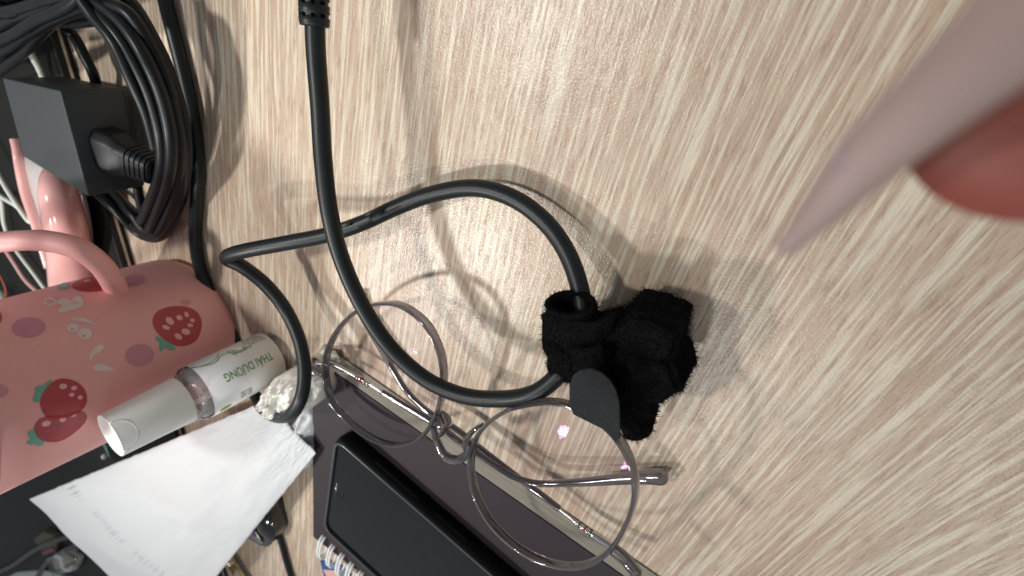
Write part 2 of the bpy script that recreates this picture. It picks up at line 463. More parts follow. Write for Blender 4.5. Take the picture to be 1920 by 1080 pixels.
# large ring: band standing round the bundle, rim towards the camera
c2 = at(1083, 655, 1.9)
parts.append(('loop', ribbon([at(*p) for p in [(1150, 625, 2.2), (1110, 640, 2.25), (1070, 634, 2.3), (1036, 615, 2.2), (1022, 620, 2.0), (1030, 655, 1.9), (1055, 680, 2.1), (1090, 688, 2.4), (1130, 680, 2.6)]], (at(1040, 690, 2.0)-at(1040, 622, 2.2))*0.95, 0.16)))
def puff(poly, z0, z1, bev=0.16, name='fold'):
    bm = bmesh.new(); P = [at(x, y, z1) for x, y in poly]
    prism(bm, P, z0, z1, bev, 3)
    bmesh.ops.triangulate(bm, faces=[f for f in bm.faces if len(f.verts) > 4])
    bmesh.ops.subdivide_edges(bm, edges=[e for e in bm.edges if e.calc_length() > 0.35], cuts=2, use_grid_fill=True)
    bmesh.ops.triangulate(bm, faces=bm.faces[:])
    for v in bm.verts:
        q = v.co*1.6
        v.co += Vector((noise.noise(q), noise.noise(q+up*7), noise.noise(q+up*13)))*0.17+Vector((noise.noise(v.co*5), noise.noise(v.co*5+up*7), 0))*0.07
    parts.append((name, bm))
puff([(1018, 640), (1060, 640), (1150, 640), (1150, 720), (1085, 745), (1040, 715), (1022, 690)], 0.9, 2.35)
puff([(1130, 628), (1178, 588), (1225, 596), (1276, 616), (1262, 664), (1238, 690), (1150, 720), (1120, 680)], 0.6, 2.3)
puff([(1165, 655), (1232, 668), (1262, 690), (1284, 738), (1236, 752), (1205, 766), (1150, 740)], 0.5, 2.35)
puff([(1135, 690), (1215, 700), (1212, 760), (1207, 826), (1168, 828), (1150, 790), (1120, 740)], 0.6, 2.3)
puff([(1098, 612), (1140, 604), (1158, 615), (1150, 650), (1110, 650)], 0.9, 2.1)
for nm, bm in parts:
    o = build(nm, bm, M_FUZZ, st)
    fuzz_from(o, 430 if nm == 'fold' else 330, 0.06, 0.20)
bm = bmesh.new()
for (p, nn, l) in FZ:
    d = (nn*0.8+Vector((random.gauss(0, 1), random.gauss(0, 1), random.gauss(0, 1)))*0.55).normalized()
    sd = d.cross(Vector((random.gauss(0, 1), random.gauss(0, 1), random.gauss(0, 1)))).normalized()*0.007
    bend = Vector((random.gauss(0, 1), random.gauss(0, 1), random.gauss(0, 1)))*0.3*l
    m1 = p+d*l*0.55; t1 = p+d*l+bend
    v = [bm.verts.new(q) for q in (p-sd, p+sd, m1+sd*0.8, m1-sd*0.8, t1)]
    bm.faces.new((v[0], v[1], v[2], v[3])); bm.faces.new((v[3], v[2], v[4]))
build('fuzz', bm, M_FUZZ, st, kind='stuff')
# smooth grey tab
bm = bmesh.new()
tab = [(1069, 722), (1076, 703), (1090, 694), (1108, 692), (1126, 699), (1142, 713), (1153, 732), (1159, 755), (1160, 790), (1160, 824), (1146, 815), (1133, 806), (1105, 792), (1076, 777), (1069, 757)]
cx, cy = 1112, 748
rings = []
for k, f_ in enumerate((0.0001, 0.35, 0.7, 1.0)):
    rings.append([at(cx+(x-cx)*f_*1.03, cy+(y-cy)*f_, 3.2+0.12*f_*f_*math.sin(i*0.9)-0.0016*(y-740)*f_) for i, (x, y) in enumerate(tab)])
vr = [[bm.verts.new(p) for p in r_] for r_ in rings]
for a, b in zip(vr, vr[1:]):
    for k in range(len(tab)): bm.faces.new((a[k], a[(k+1) % len(tab)], b[(k+1) % len(tab)], b[k]))
g = bmesh.ops.extrude_face_region(bm, geom=bm.faces[:])
bmesh.ops.translate(bm, vec=(0, 0, -0.07), verts=[q for q in g['geom'] if isinstance(q, bmesh.types.BMVert)])
build('tab', bm, M_TAB, st, smooth=False, label='smooth dark grey rounded tab')

# ================================================================== NOTEBOOK
nb = empty('notebook', at(800, 960, 0), 'notebook with dark purple-grey cover and beige page edges under the phone and glasses', 'notebook')
ZN = 0.50
C0, C1, C2, C3 = at(585, 668, ZN), at(1300, 1174, ZN), at(1010, 1330, ZN), at(587, 1007, ZN)
def lerp(a, b, t): return a+(b-a)*t
ctr = (C0+C1+C2+C3)/4
bm = bmesh.new()
prism(bm, roundpoly([C0, C1, C2, C3], 0.15, 3), ZN-0.05, ZN, 0.012, 2)
build('front_cover', bm, M_COVER, nb, smooth=False)
bm = bmesh.new()
ins = [p+(ctr-p).normalized()*0.10 for p in (C0, C1, C2, C3)]
nl = 12; inn0 = (ctr-C3).normalized()
rt = (C1-C0).normalized(); fan = Vector((rt.y, -rt.x, 0))
if fan.dot(C0-ctr) < 0: fan = -fan
for k in range(nl):
    q = [p+fan*(0.50*(1-k/nl)+random.uniform(0, .02)) if i < 2 else p for i, p in enumerate((C0, C1, C2, C3))]
    q = [q[0]+rt*.12, q[1], q[2], q[3]+inn0*.02]
    prism(bm, q, 0.055+k*0.0325, 0.055+k*0.0325+0.031)
build('pages', bm, M_PAGES, nb, smooth=False)
bm = bmesh.new()
prism(bm, roundpoly([Vector((p.x, p.y, 0.05)) for p in (C0, C1, C2, C3)], 0.15, 3), 0.002, 0.05, 0.01, 1)
build('back_cover', bm, M_COVER, nb, smooth=False)
# page-end flap peeping out at the top left corner
bm = bmesh.new()
prism(bm, pxs([(594, 663, .3), (606, 655, .3), (628, 658, .3), (640, 678, .3), (612, 690, .3)]), 0.24, 0.3, 0.01)
build('loose_page', bm, M_PAGES, nb, smooth=False)
# wire rings along the bottom left edge
ed = (C2-C3).normalized(); inn = Vector((-ed.y, ed.x, 0));
if inn.dot(ctr-C3) < 0: inn = -inn
for k in range(7):
    px, py = 607+17.5*k, 1022+16.5*k
    c = at(px, py, ZN)
    for s in (-0.085, 0.085):
        bm = bmesh.new()
        cc = c+ed*s
        path = [cc+inn*0.75-up*0.05, cc+inn*0.78+up*0.10, cc+inn*0.45+up*0.30, cc-inn*0.4+up*0.34, cc-inn*1.0+up*0.1, cc-inn*1.05-up*0.20, cc-inn*0.6-up*0.40]
        tube(bm, spline(path, 6), 0.06, 10)
        build('wire_ring', bm, M_WIRE, nb)
# colourful cover folded under the rings
pc = empty('patterned_card', at(630, 1075, 0), 'blue and salmon patterned card under the white wire rings at the bottom edge', 'card')
bm = bmesh.new(); prism(bm, pxs([(600, 1052, .1), (640, 1062, .1), (690, 1110, .1), (640, 1130, .1), (608, 1085, .1)]), 0.003, 0.1, 0.01)
build('card_base', bm, M_BLUE, pc, smooth=False)
bm = bmesh.new(); prism(bm, pxs([(606, 1068, .12), (628, 1070, .12), (664, 1108, .12), (630, 1120, .12)]), 0.103, 0.12)
build('salmon_patch', bm, M_SALMON, pc, smooth=False)
bm = bmesh.new(); prism(bm, pxs([(611, 1052, .125), (616, 1051, .125), (650, 1080, .125), (644, 1084, .125)]), 0.105, 0.125)
build('teal_stripe', bm, M_TEAL, pc, smooth=False)

# ================================================================== PHONE
ph = empty('smartphone', at(800, 1040, ZN), 'smartphone in a black case lying dark on the notebook', 'phone')
ZP = 1.28
Q = [at(630, 822, ZP), at(608, 990, ZP), at(880, 1223, ZP)]
# make a true rectangle from the short edge
sh = Q[1]-Q[0]; W = sh.length
ln = Vector((-sh.y, sh.x, 0)).normalized()
if ln.dot(Q[2]-Q[0]) < 0: ln = -ln
# follow the photographed long edge where it differs from the perpendicular
dl = (at(924, 1080, ZP)-at(693, 878, ZP)).normalized()
LEN = 15.5
R4 = [Q[0], Q[1], Q[1]+dl*LEN, Q[0]+dl*LEN]
pctr = sum(R4, Vector())/4
def inset(P, d):
    n = len(P); out = []
    for i in range(n):
        p = P[i]; a = (P[i-1]-p).normalized(); b = (P[(i+1) % n]-p).normalized()
        sn = a.cross(b).length
        out.append(p+(a+b)*(d/sn))
    return out
out0 = roundpoly(inset(R4, -0.12), 0.95, 8)
bm = bmesh.new()
# case shell: lofted outline, bulging side wall, raised lip
levels = [(ZN+0.005, 0.14), (ZN+0.08, 0.03), (ZN+0.35, 0.0), (ZP-0.25, 0.0), (ZP-0.06, 0.04), (ZP, 0.10), (ZP+0.01, 0.17), (ZP-0.07, 0.22)]
rg = []
for z, d in levels:
    P = roundpoly(inset(R4, -0.12+d), 0.72-d, 8)
    rg.append([bm.verts.new(Vector((p.x, p.y, z))) for p in P])
n_ = len(rg[0])
for a, b in zip(rg, rg[1:]):
    for k in range(n_): bm.faces.new((a[k], a[(k+1) % n_], b[(k+1) % n_], b[k]))
bm.faces.new(rg[0][::-1])
build('case', bm, M_CASE, ph)
bm = bmesh.new()
lipP = roundpoly(inset(R4, 0.02), 0.60, 8)
tube(bm, [Vector((p.x, p.y, ZP+0.01)) for p in lipP], 0.06, 8, closed=True)
build('case_lip', bm, M_CASEE, ph)
bm = bmesh.new(); prism(bm, roundpoly([Vector((p.x, p.y, 0)) for p in inset(R4, 0.07)], 0.52, 8), ZP-0.25, ZP-0.06, 0.03, 2)
o = build('screen', bm, M_SCREEN, ph); sharp(o)
# earpiece slot and camera dot near the top
sdir = (R4[1]-R4[0]).normalized()
pm = R4[0]+sdir*W*0.5+dl*0.35
bm = bmesh.new(); tube(bm, [pm-sdir*0.5+up*(-0.05), pm+sdir*0.5+up*(-0.05)], 0.035, 8)
build('earpiece', bm, M_GUN, ph)
bm = bmesh.new(); lathe(bm, pm+dl*0.35+up*(-0.06), up, [(0, 0.15), (0.008, 0.15)], 20)
build('front_camera', bm, M_GLOSSB, ph)
# side buttons on the wall facing the glasses
wl = R4[0]-inset(R4, 1)[0]; outn = Vector((dl.y, -dl.x, 0))
if outn.dot(R4[0]-R4[1]) < 0: outn = -outn
for (s0, s1) in ((2.0, 4.3), (5.3, 6.9)):
    bm = bmesh.new()
    a_ = R4[0]+dl*s0+outn*0.135; b_ = R4[0]+dl*s1+outn*0.135
    a_.z = b_.z = ZN+0.42
    tube(bm, spline([a_, lerp(a_, b_, .03), lerp(a_, b_, .97), b_], 3), 0.03, 10, ru=0.10, ref=up, squ=0.6)
    build('side_button', bm, M_CASE, ph)

# ================================================================== GLASSES
gl = empty('eyeglasses', at(850, 860, ZN), 'folded round eyeglasses with clear smoky grey rims lying across the notebook', 'glasses')
def gz(px, py=0): return 1.35+(px-600)/590*1.75
Lr = [(705, 571), (738, 571), (767, 584), (797, 611), (818, 650), (828, 690), (827, 733), (819, 771), (803, 803), (783, 824), (761, 833), (735, 836), (706, 829), (677, 813), (649, 789), (625, 762), (612, 733), (607, 700), (610, 665), (625, 629), (649, 599), (677, 579)]
Rr = [(1036, 756), (995, 759), (954, 769), (923, 787), (898, 812), (885, 838), (880, 866), (882, 904), (895, 945), (920, 986), (954, 1020), (992, 1045), (1033, 1061), (1074, 1066), (1109, 1058), (1137, 1039), (1159, 1011), (1178, 973), (1188, 935), (1187, 897), (1178, 864), (1162, 834), (1141, 808), (1113, 785), (1078, 766)]
def closed_spline(P, n=5):
    N = len(P); out = []
    for i in range(N):
        p0, p1, p2, p3 = P[i-1], P[i], P[(i+1) % N], P[(i+2) % N]
        for k in range(n):
            t = k/n
            out.append(0.5*((2*p1)+(-p0+p2)*t+(2*p0-5*p1+4*p2-p3)*t*t+(-p0+3*p1-3*p2+p3)*t**3))
    return out
def plane_normal(P):
    c = sum(P, Vector())/len(P); n = Vector()
    for i in range(len(P)): n += (P[i-1]-c).cross(P[i]-c)
    n.normalize()
    return c, (n if n.z > 0 else -n)
for rim in (Lr, Rr):
    P = closed_spline([at(x, y, gz(x)) for x, y in rim], 5)
    c, n = plane_normal(P)
    bm = bmesh.new(); tube(bm, [p-n*0.1 for p in P], 0.075, 14, closed=True, ru=0.18, ref=n, squ=0.8)
    ro = build('rim', bm, M_RIM, gl)
    # lens: shallow dome, two skins
    bm = bmesh.new(); prev = None; K = 22
    base = [p-n*0.08 for p in P]; cc = sum(base, Vector())/len(base)
    for k in range(K+1):
        f_ = max(k/K, 0.001)
        ring = [bm.verts.new(cc+(p-cc)*f_*0.985+n*(0.40*(1-f_*f_))) for p in base]
        if prev:
            for i in range(len(ring)): bm.faces.new((prev[i], prev[(i+1) % len(ring)], ring[(i+1) % len(ring)], ring[i]))
        prev = ring
    g = bmesh.ops.extrude_face_region(bm, geom=bm.faces[:])
    bmesh.ops.translate(bm, vec=-n*0.12, verts=[q for q in g['geom'] if isinstance(q, bmesh.types.BMVert)])
    build('lens', bm, M_LENS, gl)
# bridge and nose pads
bm = bmesh.new()
tube(bm, spline([at(812, 800, gz(812)), at(820, 828, gz(820)), at(836, 856, gz(836)+.05), at(858, 862, gz(858)+.05), at(876, 850, gz(876)), at(884, 832, gz(884))], 6), [0.1+0.0035*min(k, 30-k)*1.6 for k in range(31)], 14)
build('bridge', bm, M_RIM, gl)
for (a_, b_, c_) in (((824, 770), (838, 800), (812, 826)), ((905, 795), (880, 815), (872, 846))):
    bm = bmesh.new()
    zz = gz(a_[0])-0.3
    tube(bm, spline([at(*a_, zz), at(*b_, zz-0.15), at(*c_, zz+0.05)], 8), [0.03+0.08*math.sin(math.pi*k/16) for k in range(17)], 12, ru=[0.06+0.25*math.sin(math.pi*k/16) for k in range(17)], ref=up)
    build('nose_pad', bm, M_RIM, gl)
# end pieces with hinges
for (e_, h_) in ((((575, 684), (588, 690), (610, 702)), ((583, 694), (592, 703))), (((1150, 1030), (1172, 1048), (1196, 1078)), ((1172, 1056), (1186, 1072)))):
    bm = bmesh.new(); z = gz(e_[1][0])-0.08
    tube(bm, spline([at(*e_[0], z), at(*e_[1], z), at(*e_[2], z)], 6), 0.15, 12, ru=0.17, ref=up, squ=0.6)
    build('end_piece', bm, M_RIM, gl)
    bm = bmesh.new()
    tube(bm, [at(*h_[0], z+0.12), at(*h_[1], z+0.12)], 0.055, 10)
    build('hinge', bm, M_STEEL, gl)
def gtube(name, P, r, m, parent=gl, ru=None, sides=12, n=8):
    bm = bmesh.new(); sp = spline([at(*p) for p in P], n)
    if isinstance(r, tuple):
        k = len(sp)-1; r = [r[0]+(r[1]-r[0])*i/k for i in range(k+1)]
    tube(bm, sp, r, sides, ru=ru, ref=up if ru else None)
    return build(name, bm, m, parent)
# temple of the left lens, running right to its ear tip on the desk
tA = gtube('temple', [(717, 735, .98), (753, 757, .98), (797, 783, 1.0), (830, 803, 1.05), (860, 827, 1.1), (895, 850, 1.1), (923, 869, 1.1), (954, 889, 1.05), (986, 902, 1.0), (1017, 907, .9), (1080, 905, .75), (1143, 900, .6), (1187, 896, .5), (1222, 894, .42), (1253, 895, .4)],
           [0.12]*76+[0.12+0.15*(i/32) for i in range(33)]+[.25, .22, .17, .08], M_RIM)
gtube('temple_core', [(702, 727, .98), (753, 757, .98), (797, 783, 1.0), (860, 827, 1.1), (923, 869, 1.1), (970, 897, 1.03), (1017, 907, .9), (1080, 905, .75), (1143, 900, .6)], 0.04, M_GUN, tA)
gtube('spring_arm', [(592, 681, 1.1), (619, 682, 1.05), (649, 695, 1.0), (668, 706, 1.0)], (0.1, 0.075), M_STEEL, tA)
gtube('spring_arm', [(668, 706, 1.0), (690, 719, .98), (718, 736, .98)], 0.045, M_STEEL, tA)
for k, m_ in enumerate((M_STEEL, M_REDP, M_STEEL, M_STEEL)):
    p = at(670+6.2*k, 707+4.2*k, 1.0); q = at(673+6.2*k, 709+4.2*k, 1.0)
    bm = bmesh.new(); tube(bm, [p, q], 0.11, 12); build('washer', bm, m_, tA)
tB = gtube('temple', [(1049, 954, .72), (1017, 929, .75), (986, 906, .8), (954, 882, .82), (923, 858, .85), (895, 836, .85), (860, 808, .85), (827, 787, .85), (806, 774, .85), (785, 757, .8), (761, 731, .7), (738, 694, .6), (720, 661, .5), (702, 629, .42), (686, 600, .35), (674, 574, .3), (667, 552, .3)],
           [0.12]*86+[0.12+0.1*(i/42) for i in range(43)], M_RIM)
gtube('temple_core', [(1049, 954, .72), (986, 906, .8), (923, 858, .85), (860, 808, .85), (806, 774, .85), (761, 731, .7), (730, 680, .58)], 0.04, M_GUN, tB)
gtube('spring_arm', [(1176, 1046, .9), (1143, 1023, .75), (1110, 1001, .7)], (0.14, 0.12), M_STEEL, tB)
gtube('spring_arm', [(1112, 1003, .7), (1080, 979, .7), (1047, 952, .72)], 0.05, M_STEEL, tB)
for k, m_ in enumerate((M_STEEL, M_GREENP, M_STEEL, M_REDP, M_STEEL, M_GREENP)):
    p = at(1079+5.2*k, 980+3.7*k, .7); q = at(1082+5.2*k, 982+3.7*k, .7)
    bm = bmesh.new(); tube(bm, [p, q], 0.105 if m_ is M_STEEL else 0.115, 12); build('washer', bm, m_, tB)

# ================================================================== LAPTOP SLAB
lp = empty('desk_mat', at(60, 800, 0), 'large black desk mat with a pale edge running under the mug and pouch', 'desk mat')
e0, e1_ = at(88, 40, 0.6), at(230, 500, 0.6)
ev = (e1_-e0).normalized(); inw = Vector((-ev.y, ev.x, 0))
if inw.x > 0: inw = -inw
cc0 = e0-ev*14
cB = at(-80, 1072, 0.6)
lenE = (cB-cc0).dot(ev)
Pl = [cc0, cc0+ev*lenE, cc0+ev*lenE+inw*75, cc0+inw*75]
bm = bmesh.new(); prism(bm, roundpoly(Pl, 0.6, 5), 0.003, 0.6, 0.05, 2)
o = build('mat_body', bm, M_MAT, lp); sharp(o)
bm = bmesh.new(); prism(bm, roundpoly(inset(Pl, -0.03), 0.6, 5), 0.22, 0.34, 0.02, 1)
build('edge_trim', bm, M_SILVER, lp, smooth=False)
bm = bmesh.new(); prism(bm, roundpoly(inset(Pl, 0.3), 0.5, 5), 0.603, 0.62, 0.005, 1)
build('top_sheet', bm, mat('mat_top', (0.008, 0.0078, 0.0075), 0.6, spec=0.25), lp, smooth=False)

# ================================================================== PINK CUP
RB = 3.50; z0 = 0.003
BC = Vector((-20.48, -19.59, z0))
AX = Vector((0.059, 0.12, 1)).normalized()
cup = empty('strawberry_cup', BC, 'matt pink cup printed with red strawberries and mauve dots, standing beside the gel bottle', 'cup')
bm = bmesh.new()
prof = [(0.0, RB-1.2), (0.03, RB-0.85), (0.15, RB-0.5), (0.35, RB-0.25), (0.6, RB-0.1), (0.85, RB-0.02), (1.1, RB-.01)]
SEAM = 9.9
prof += [(1.1+0.88*k, RB-0.016*k) for k in range(1, 10)]
prof += [(SEAM-0.05, RB-0.16), (SEAM, RB-0.24)]
lathe(bm, BC, AX, prof, 96)
body = build('cup_body', bm, M_PINK, cup)
bm = bmesh.new()
lathe(bm, BC, AX, [(SEAM+0.02, RB-0.26), (SEAM+0.06, RB-0.13), (SEAM+0.3, RB-0.1), (SEAM+0.9, RB-0.12), (SEAM+1.1, RB-0.25), (SEAM+1.15, RB-0.6)], 96)
build('cup_lid', bm, M_PINK, cup)
# handle
bm = bmesh.new()
def on_ray_h(px, py, z): return at(px, py, z)
hp = spline([at(225, 560, 3.5), at(211, 528, 3.8), at(187, 495, 4.2), at(148, 467, 4.7), at(95, 453, 5.2), at(40, 451, 5.8), at(-30, 460, 6.4), at(-110, 490, 6.9), at(-150, 560, 7.2)], 8)
tube(bm, hp, 0.37, 18, ru=0.42, ref=up, squ=0.85)
build('handle', bm, M_PINK, cup)
# printed decoration, laid on the wall
cb = bmesh.new(); lathe(cb, BC, AX, prof, 192); cb.normal_update(); BV = BVHTree.FromBMesh(cb)
def hit(px, py, off):
    d = ray(px, py); h = BV.ray_cast(CAMP, d)
    if h[0] is None: return None
    n = h[1] if h[1].dot(d) < 0 else -h[1]
    r_ = h[0]-BC; r_.z = 0
    return h[0]+n*off
def decal(name, outline, m, off=0.012, parent=cup, label=None, rings=6):
    cx = sum(p[0] for p in outline)/len(outline); cy = sum(p[1] for p in outline)/len(outline)
    bm = bmesh.new(); prev = None
    for k in range(rings+1):
        f_ = max(k/rings, 0.002)
        P = [hit(cx+(x-cx)*f_, cy+(y-cy)*f_, off) for x, y in outline]
        if any(p is None for p in P): break
        ring = [bm.verts.new(p) for p in P]
        if prev:
            for i in range(len(ring)): bm.faces.new((prev[i], prev[(i+1) % len(ring)], ring[(i+1) % len(ring)], ring[i]))
        prev = ring
    if not bm.faces: bm.free(); return None
    return build(name, bm, m, parent, label=label)
def smooth2(P, n=4):
    Q = closed_spline([Vector((x, y, 0)) for x, y in P], n); return [(q.x, q.y) for q in Q]
def ell(cx, cy, a, b, rot=0, n=28):
    r = math.radians(rot)
    return [(cx+a*math.cos(t)*math.cos(r)-b*math.sin(t)*math.sin(r), cy+a*math.cos(t)*math.sin(r)+b*math.sin(t)*math.cos(r)) for t in [2*math.pi*k/n for k in range(n)]]
for (x, y, a, b, r_) in ((54, 614, 32, 19, -4), (262, 666, 27, 21, -8), (252, 526, 21, 11, -6), (348, 567, 10, 6, 0), (-4, 733, 20, 13, 0), (74, 828, 9, 4, -20)):
    if x == 74: continue
    decal('mauve_dot', ell(x, y, a, b, r_), M_MAUVE if (x, a) != (348, 10) else mat('print_mauve_faint', (0.68, 0.30, 0.31), 0.5), 0.010)
# side strawberry
s1 = decal('strawberry_print', smooth2([(286, 605), (291, 588), (307, 578), (328, 574), (352, 576), (370, 586), (378, 603), (376, 622), (367, 639), (350, 648), (333, 649), (318, 643), (303, 632), (292, 620)]), M_RED, 0.014)
for (x, y, a, b, r_) in ((318, 602, 9, 6, 42), (336, 596, 6, 4.5, 30), (349.5, 590, 5.5, 4, 60), (360.5, 601, 4.6, 3.8, 10), (356, 610, 5.5, 3.4, 5), (311, 614, 7.5, 4, 20), (348, 622, 8.5, 5.8, 15), (334, 631, 7.8, 5, 32)):
    decal('seed', ell(x, y, a, b, r_, 14), M_SEED, 0.018, s1 or cup, rings=3)
decal('leaf', smooth2([(293, 631), (303, 634), (316, 643), (327, 650), (328, 655), (322, 657), (314, 654), (306, 651), (304, 657), (300, 658), (298, 650), (299, 643), (292, 637)]), M_GREEN, 0.018, s1 or cup)
# top strawberry seen edge-on
s2 = decal('strawberry_print', smooth2([(126, 534), (138, 526), (160, 518), (190, 513), (215, 512), (232, 519), (233, 530), (221, 540), (195, 548), (165, 551), (140, 548), (128, 542)]), M_RED, 0.014)
for (x, y, a, b, r_) in ((215, 520, 6, 2.6, 0), (188, 521, 10, 2.4, -12), (163, 527, 7, 1.8, -12)): decal('seed', ell(x, y, a, b, r_, 14), M_SEED, 0.018, s2 or cup, rings=3)
decal('leaf', smooth2([(108, 537), (116, 532), (126, 531), (127, 541), (118, 543), (109, 543)]), M_GREEN, 0.018, s2 or cup)
# strawberry pair below
s3 = decal('strawberry_print', smooth2([(75, 760), (78, 742), (90, 724), (106, 712), (124, 710), (143, 716), (157, 728), (163, 745), (160, 760), (148, 772), (125, 779), (104, 783), (86, 780)]), M_RED, 0.014)
for (x, y, a, b, r_) in ((118, 724.5, 7.5, 5.2, -6), (138.5, 727.5, 5.8, 4.2, -15), (134, 740, 5.3, 3.8, -10), (150, 745, 5, 4, -15)): decal('seed', ell(x, y, a, b, r_, 14), M_SEED, 0.018, s3 or cup, rings=3)
decal('leaf', smooth2([(98, 714), (92, 713), (84, 720), (75, 723), (65, 727), (66, 735), (62, 743), (63, 753), (74, 753), (77, 742), (86, 728)]), M_GREEN, 0.012, s3 or cup)
s4 = decal('strawberry_print', smooth2([(64, 802), (72, 787), (88, 781), (112, 782), (140, 774), (152, 770), (161, 777), (162, 786), (152, 800), (134, 815), (112, 827), (88, 828), (70, 818)]), M_RED2, 0.016)
for (x, y, a, b, r_) in ((86, 794, 9, 5.2, -16), (117, 787, 6.5, 4, -10), (137, 778.5, 5.5, 2.8, -10)): decal('seed', ell(x, y, a, b, r_, 14), M_SEED, 0.020, s4 or cup, rings=3)
decal('leaf', smooth2([(63, 806), (54, 808), (52, 817), (57, 822), (50, 829), (56, 834), (66, 832), (72, 837), (83, 830), (70, 820)]), M_GREEN, 0.012, s4 or cup)
decal('crimson_overlap', [(84, 780), (100, 782), (125, 779), (143, 771.5), (151, 769), (149, 773), (128, 782), (104, 785.5), (86, 782.5)], M_CRIM, 0.021, rings=2)
decal('strawberry_print', smooth2([(-12, 585), (0, 586), (4, 594), (2, 603), (-6, 608), (-14, 600)]), M_RED, 0.014)
# white brush marks
def stroke(pts, wmax, taper=(0.3, 1, 0.5)):
    sp = spline([Vector((x, y, 0)) for x, y in pts], 5); n = len(sp); l, r_ = [], []
    for i, p in enumerate(sp):
        t = (sp[min(i+1, n-1)]-sp[max(i-1, 0)]).normalized(); q = Vector((-t.y, t.x, 0)); f_ = i/(n-1)
        ww = wmax*(taper[0]+(taper[1]-taper[0])*min(1, f_*2) if f_ < .5 else taper[1]+(taper[2]-taper[1])*(f_*2-1))
        l.append(p+q*ww); r_.append(p-q*ww)
    return [(v.x, v.y) for v in l], [(v.x, v.y) for v in r_]
def decal_strip(name, pts, wmax, taper=(0.3, 1, 0.5), off=0.014, m=M_PRW):
    l, r_ = stroke(pts, wmax, taper); bm = bmesh.new(); pv = None
    for a, b in zip(l, r_):
        row = [hit(a[0]+(b[0]-a[0])*k/4, a[1]+(b[1]-a[1])*k/4, off) for k in range(5)]
        if any(q is None for q in row): continue
        row = [bm.verts.new(q) for q in row]
        if pv:
            for k in range(4): bm.faces.new((pv[k], pv[k+1], row[k+1], row[k]))
        pv = row
    if bm.faces: build(name, bm, m, cup)
decal_strip('brush_mark', [(134, 599), (150, 600), (166, 603), (182, 610)], 4, (0.75, 0.9, 0.15))
decal('brush_mark', ell(136, 615, 11.8, 7.8, -3), M_PRW, 0.014)
decal('brush_mark', ell(158, 626, 14.5, 10, 0), M_PRW, 0.014)
decal('print_dot', ell(135, 617, 2.2, 1.8, 0, 10), M_MAUVE, 0.018, rings=2)
decal('print_dot', ell(157, 630, 3.0, 2.0, 0, 10), M_MAUVE, 0.018, rings=2)
decal('brush_mark', smooth2([(167, 676), (168, 664), (177, 651), (188, 646), (195, 650), (190, 658), (178, 665), (170, 674)]), M_PRW, 0.014)
decal('brush_mark', smooth2([(173, 690), (178, 684), (190, 682), (203, 687), (216, 692), (203, 695), (185, 696), (176, 694)]), M_PRW, 0.014)
decal('brush_mark', smooth2([(105, 567), (114, 561), (125, 560), (133, 565), (139, 572), (145, 568), (147, 561), (141, 556), (148, 555), (156, 563), (155, 573), (146, 580), (131, 583), (119, 587), (110, 586), (109, 580), (117, 577), (112, 571)]), M_PRW, 0.014)
decal_strip('brush_mark', [(106, 567), (97, 560), (86, 563), (83, 568), (93, 572), (106, 568)], 1.9, (1, 1, 1), 0.015)
cb.free()

# ================================================================== PINK MUG BEHIND
mg = empty('pink_mug', at(90, 430, 0.84), 'glossy pink mug with white glaze standing behind the strawberry cup under the adapter', 'mug')
gh = gtube('handle', [(108, 330, 1.6), (110, 362, 2.2), (122, 420, 2.2), (132, 480, 1.8), (140, 545, 1.4), (150, 600, 1.3)], [0.62+0.45*min(1, i/30) for i in range(41)], M_PINKG, mg, sides=20)
bm = bmesh.new()
sp = spline([at(*p) for p in [(34, 262, .9), (38, 280, 1.0), (42, 310, 1.15), (52, 360, 1.2), (72, 420, 1.2), (96, 500, 1.2)]], 8)
tube(bm, sp, 0.22, 12, ru=0.35, ref=up, squ=0.8); build('mug_rim', bm, M_PINKG, mg)
bm = bmesh.new()
prism(bm, [at(x, y, 1.15) for x, y in [(44, 290), (90, 325), (150, 362), (160, 420), (170, 500), (110, 520), (80, 430), (56, 360), (46, 320)]], 0.87, 1.15, 0.08, 3)
build('mug_wall', bm, M_WHITEG, mg)

# ================================================================== POWER ADAPTER
ad = empty('power_adapter', at(200, 270, 0.5), 'dark grey power adapter brick sitting among coiled black cords', 'power adapter')
T4 = [at(4, 146, 3.1), at(112, 170, 3.1), at(166, 369, 3.1), at(44, 294, 3.1)]
# bottom corners: follow the photographed lower edge
B4 = [Vector((p.x, p.y, 0.9)) for p in T4]
bm = bmesh.new(); hexa(bm, B4[::-1], T4[::-1], 0.06, 3)
o = build('adapter_body', bm, M_ADP, ad); sharp(o, 30)
bm = bmesh.new()
ctr_ = sum(B4, Vector())/4
prism(bm, [ctr_+(p-ctr_)*0.98 for p in B4], 0.84, 0.9, 0.02, 1); build('base_panel', bm, M_ADP, ad, smooth=False)
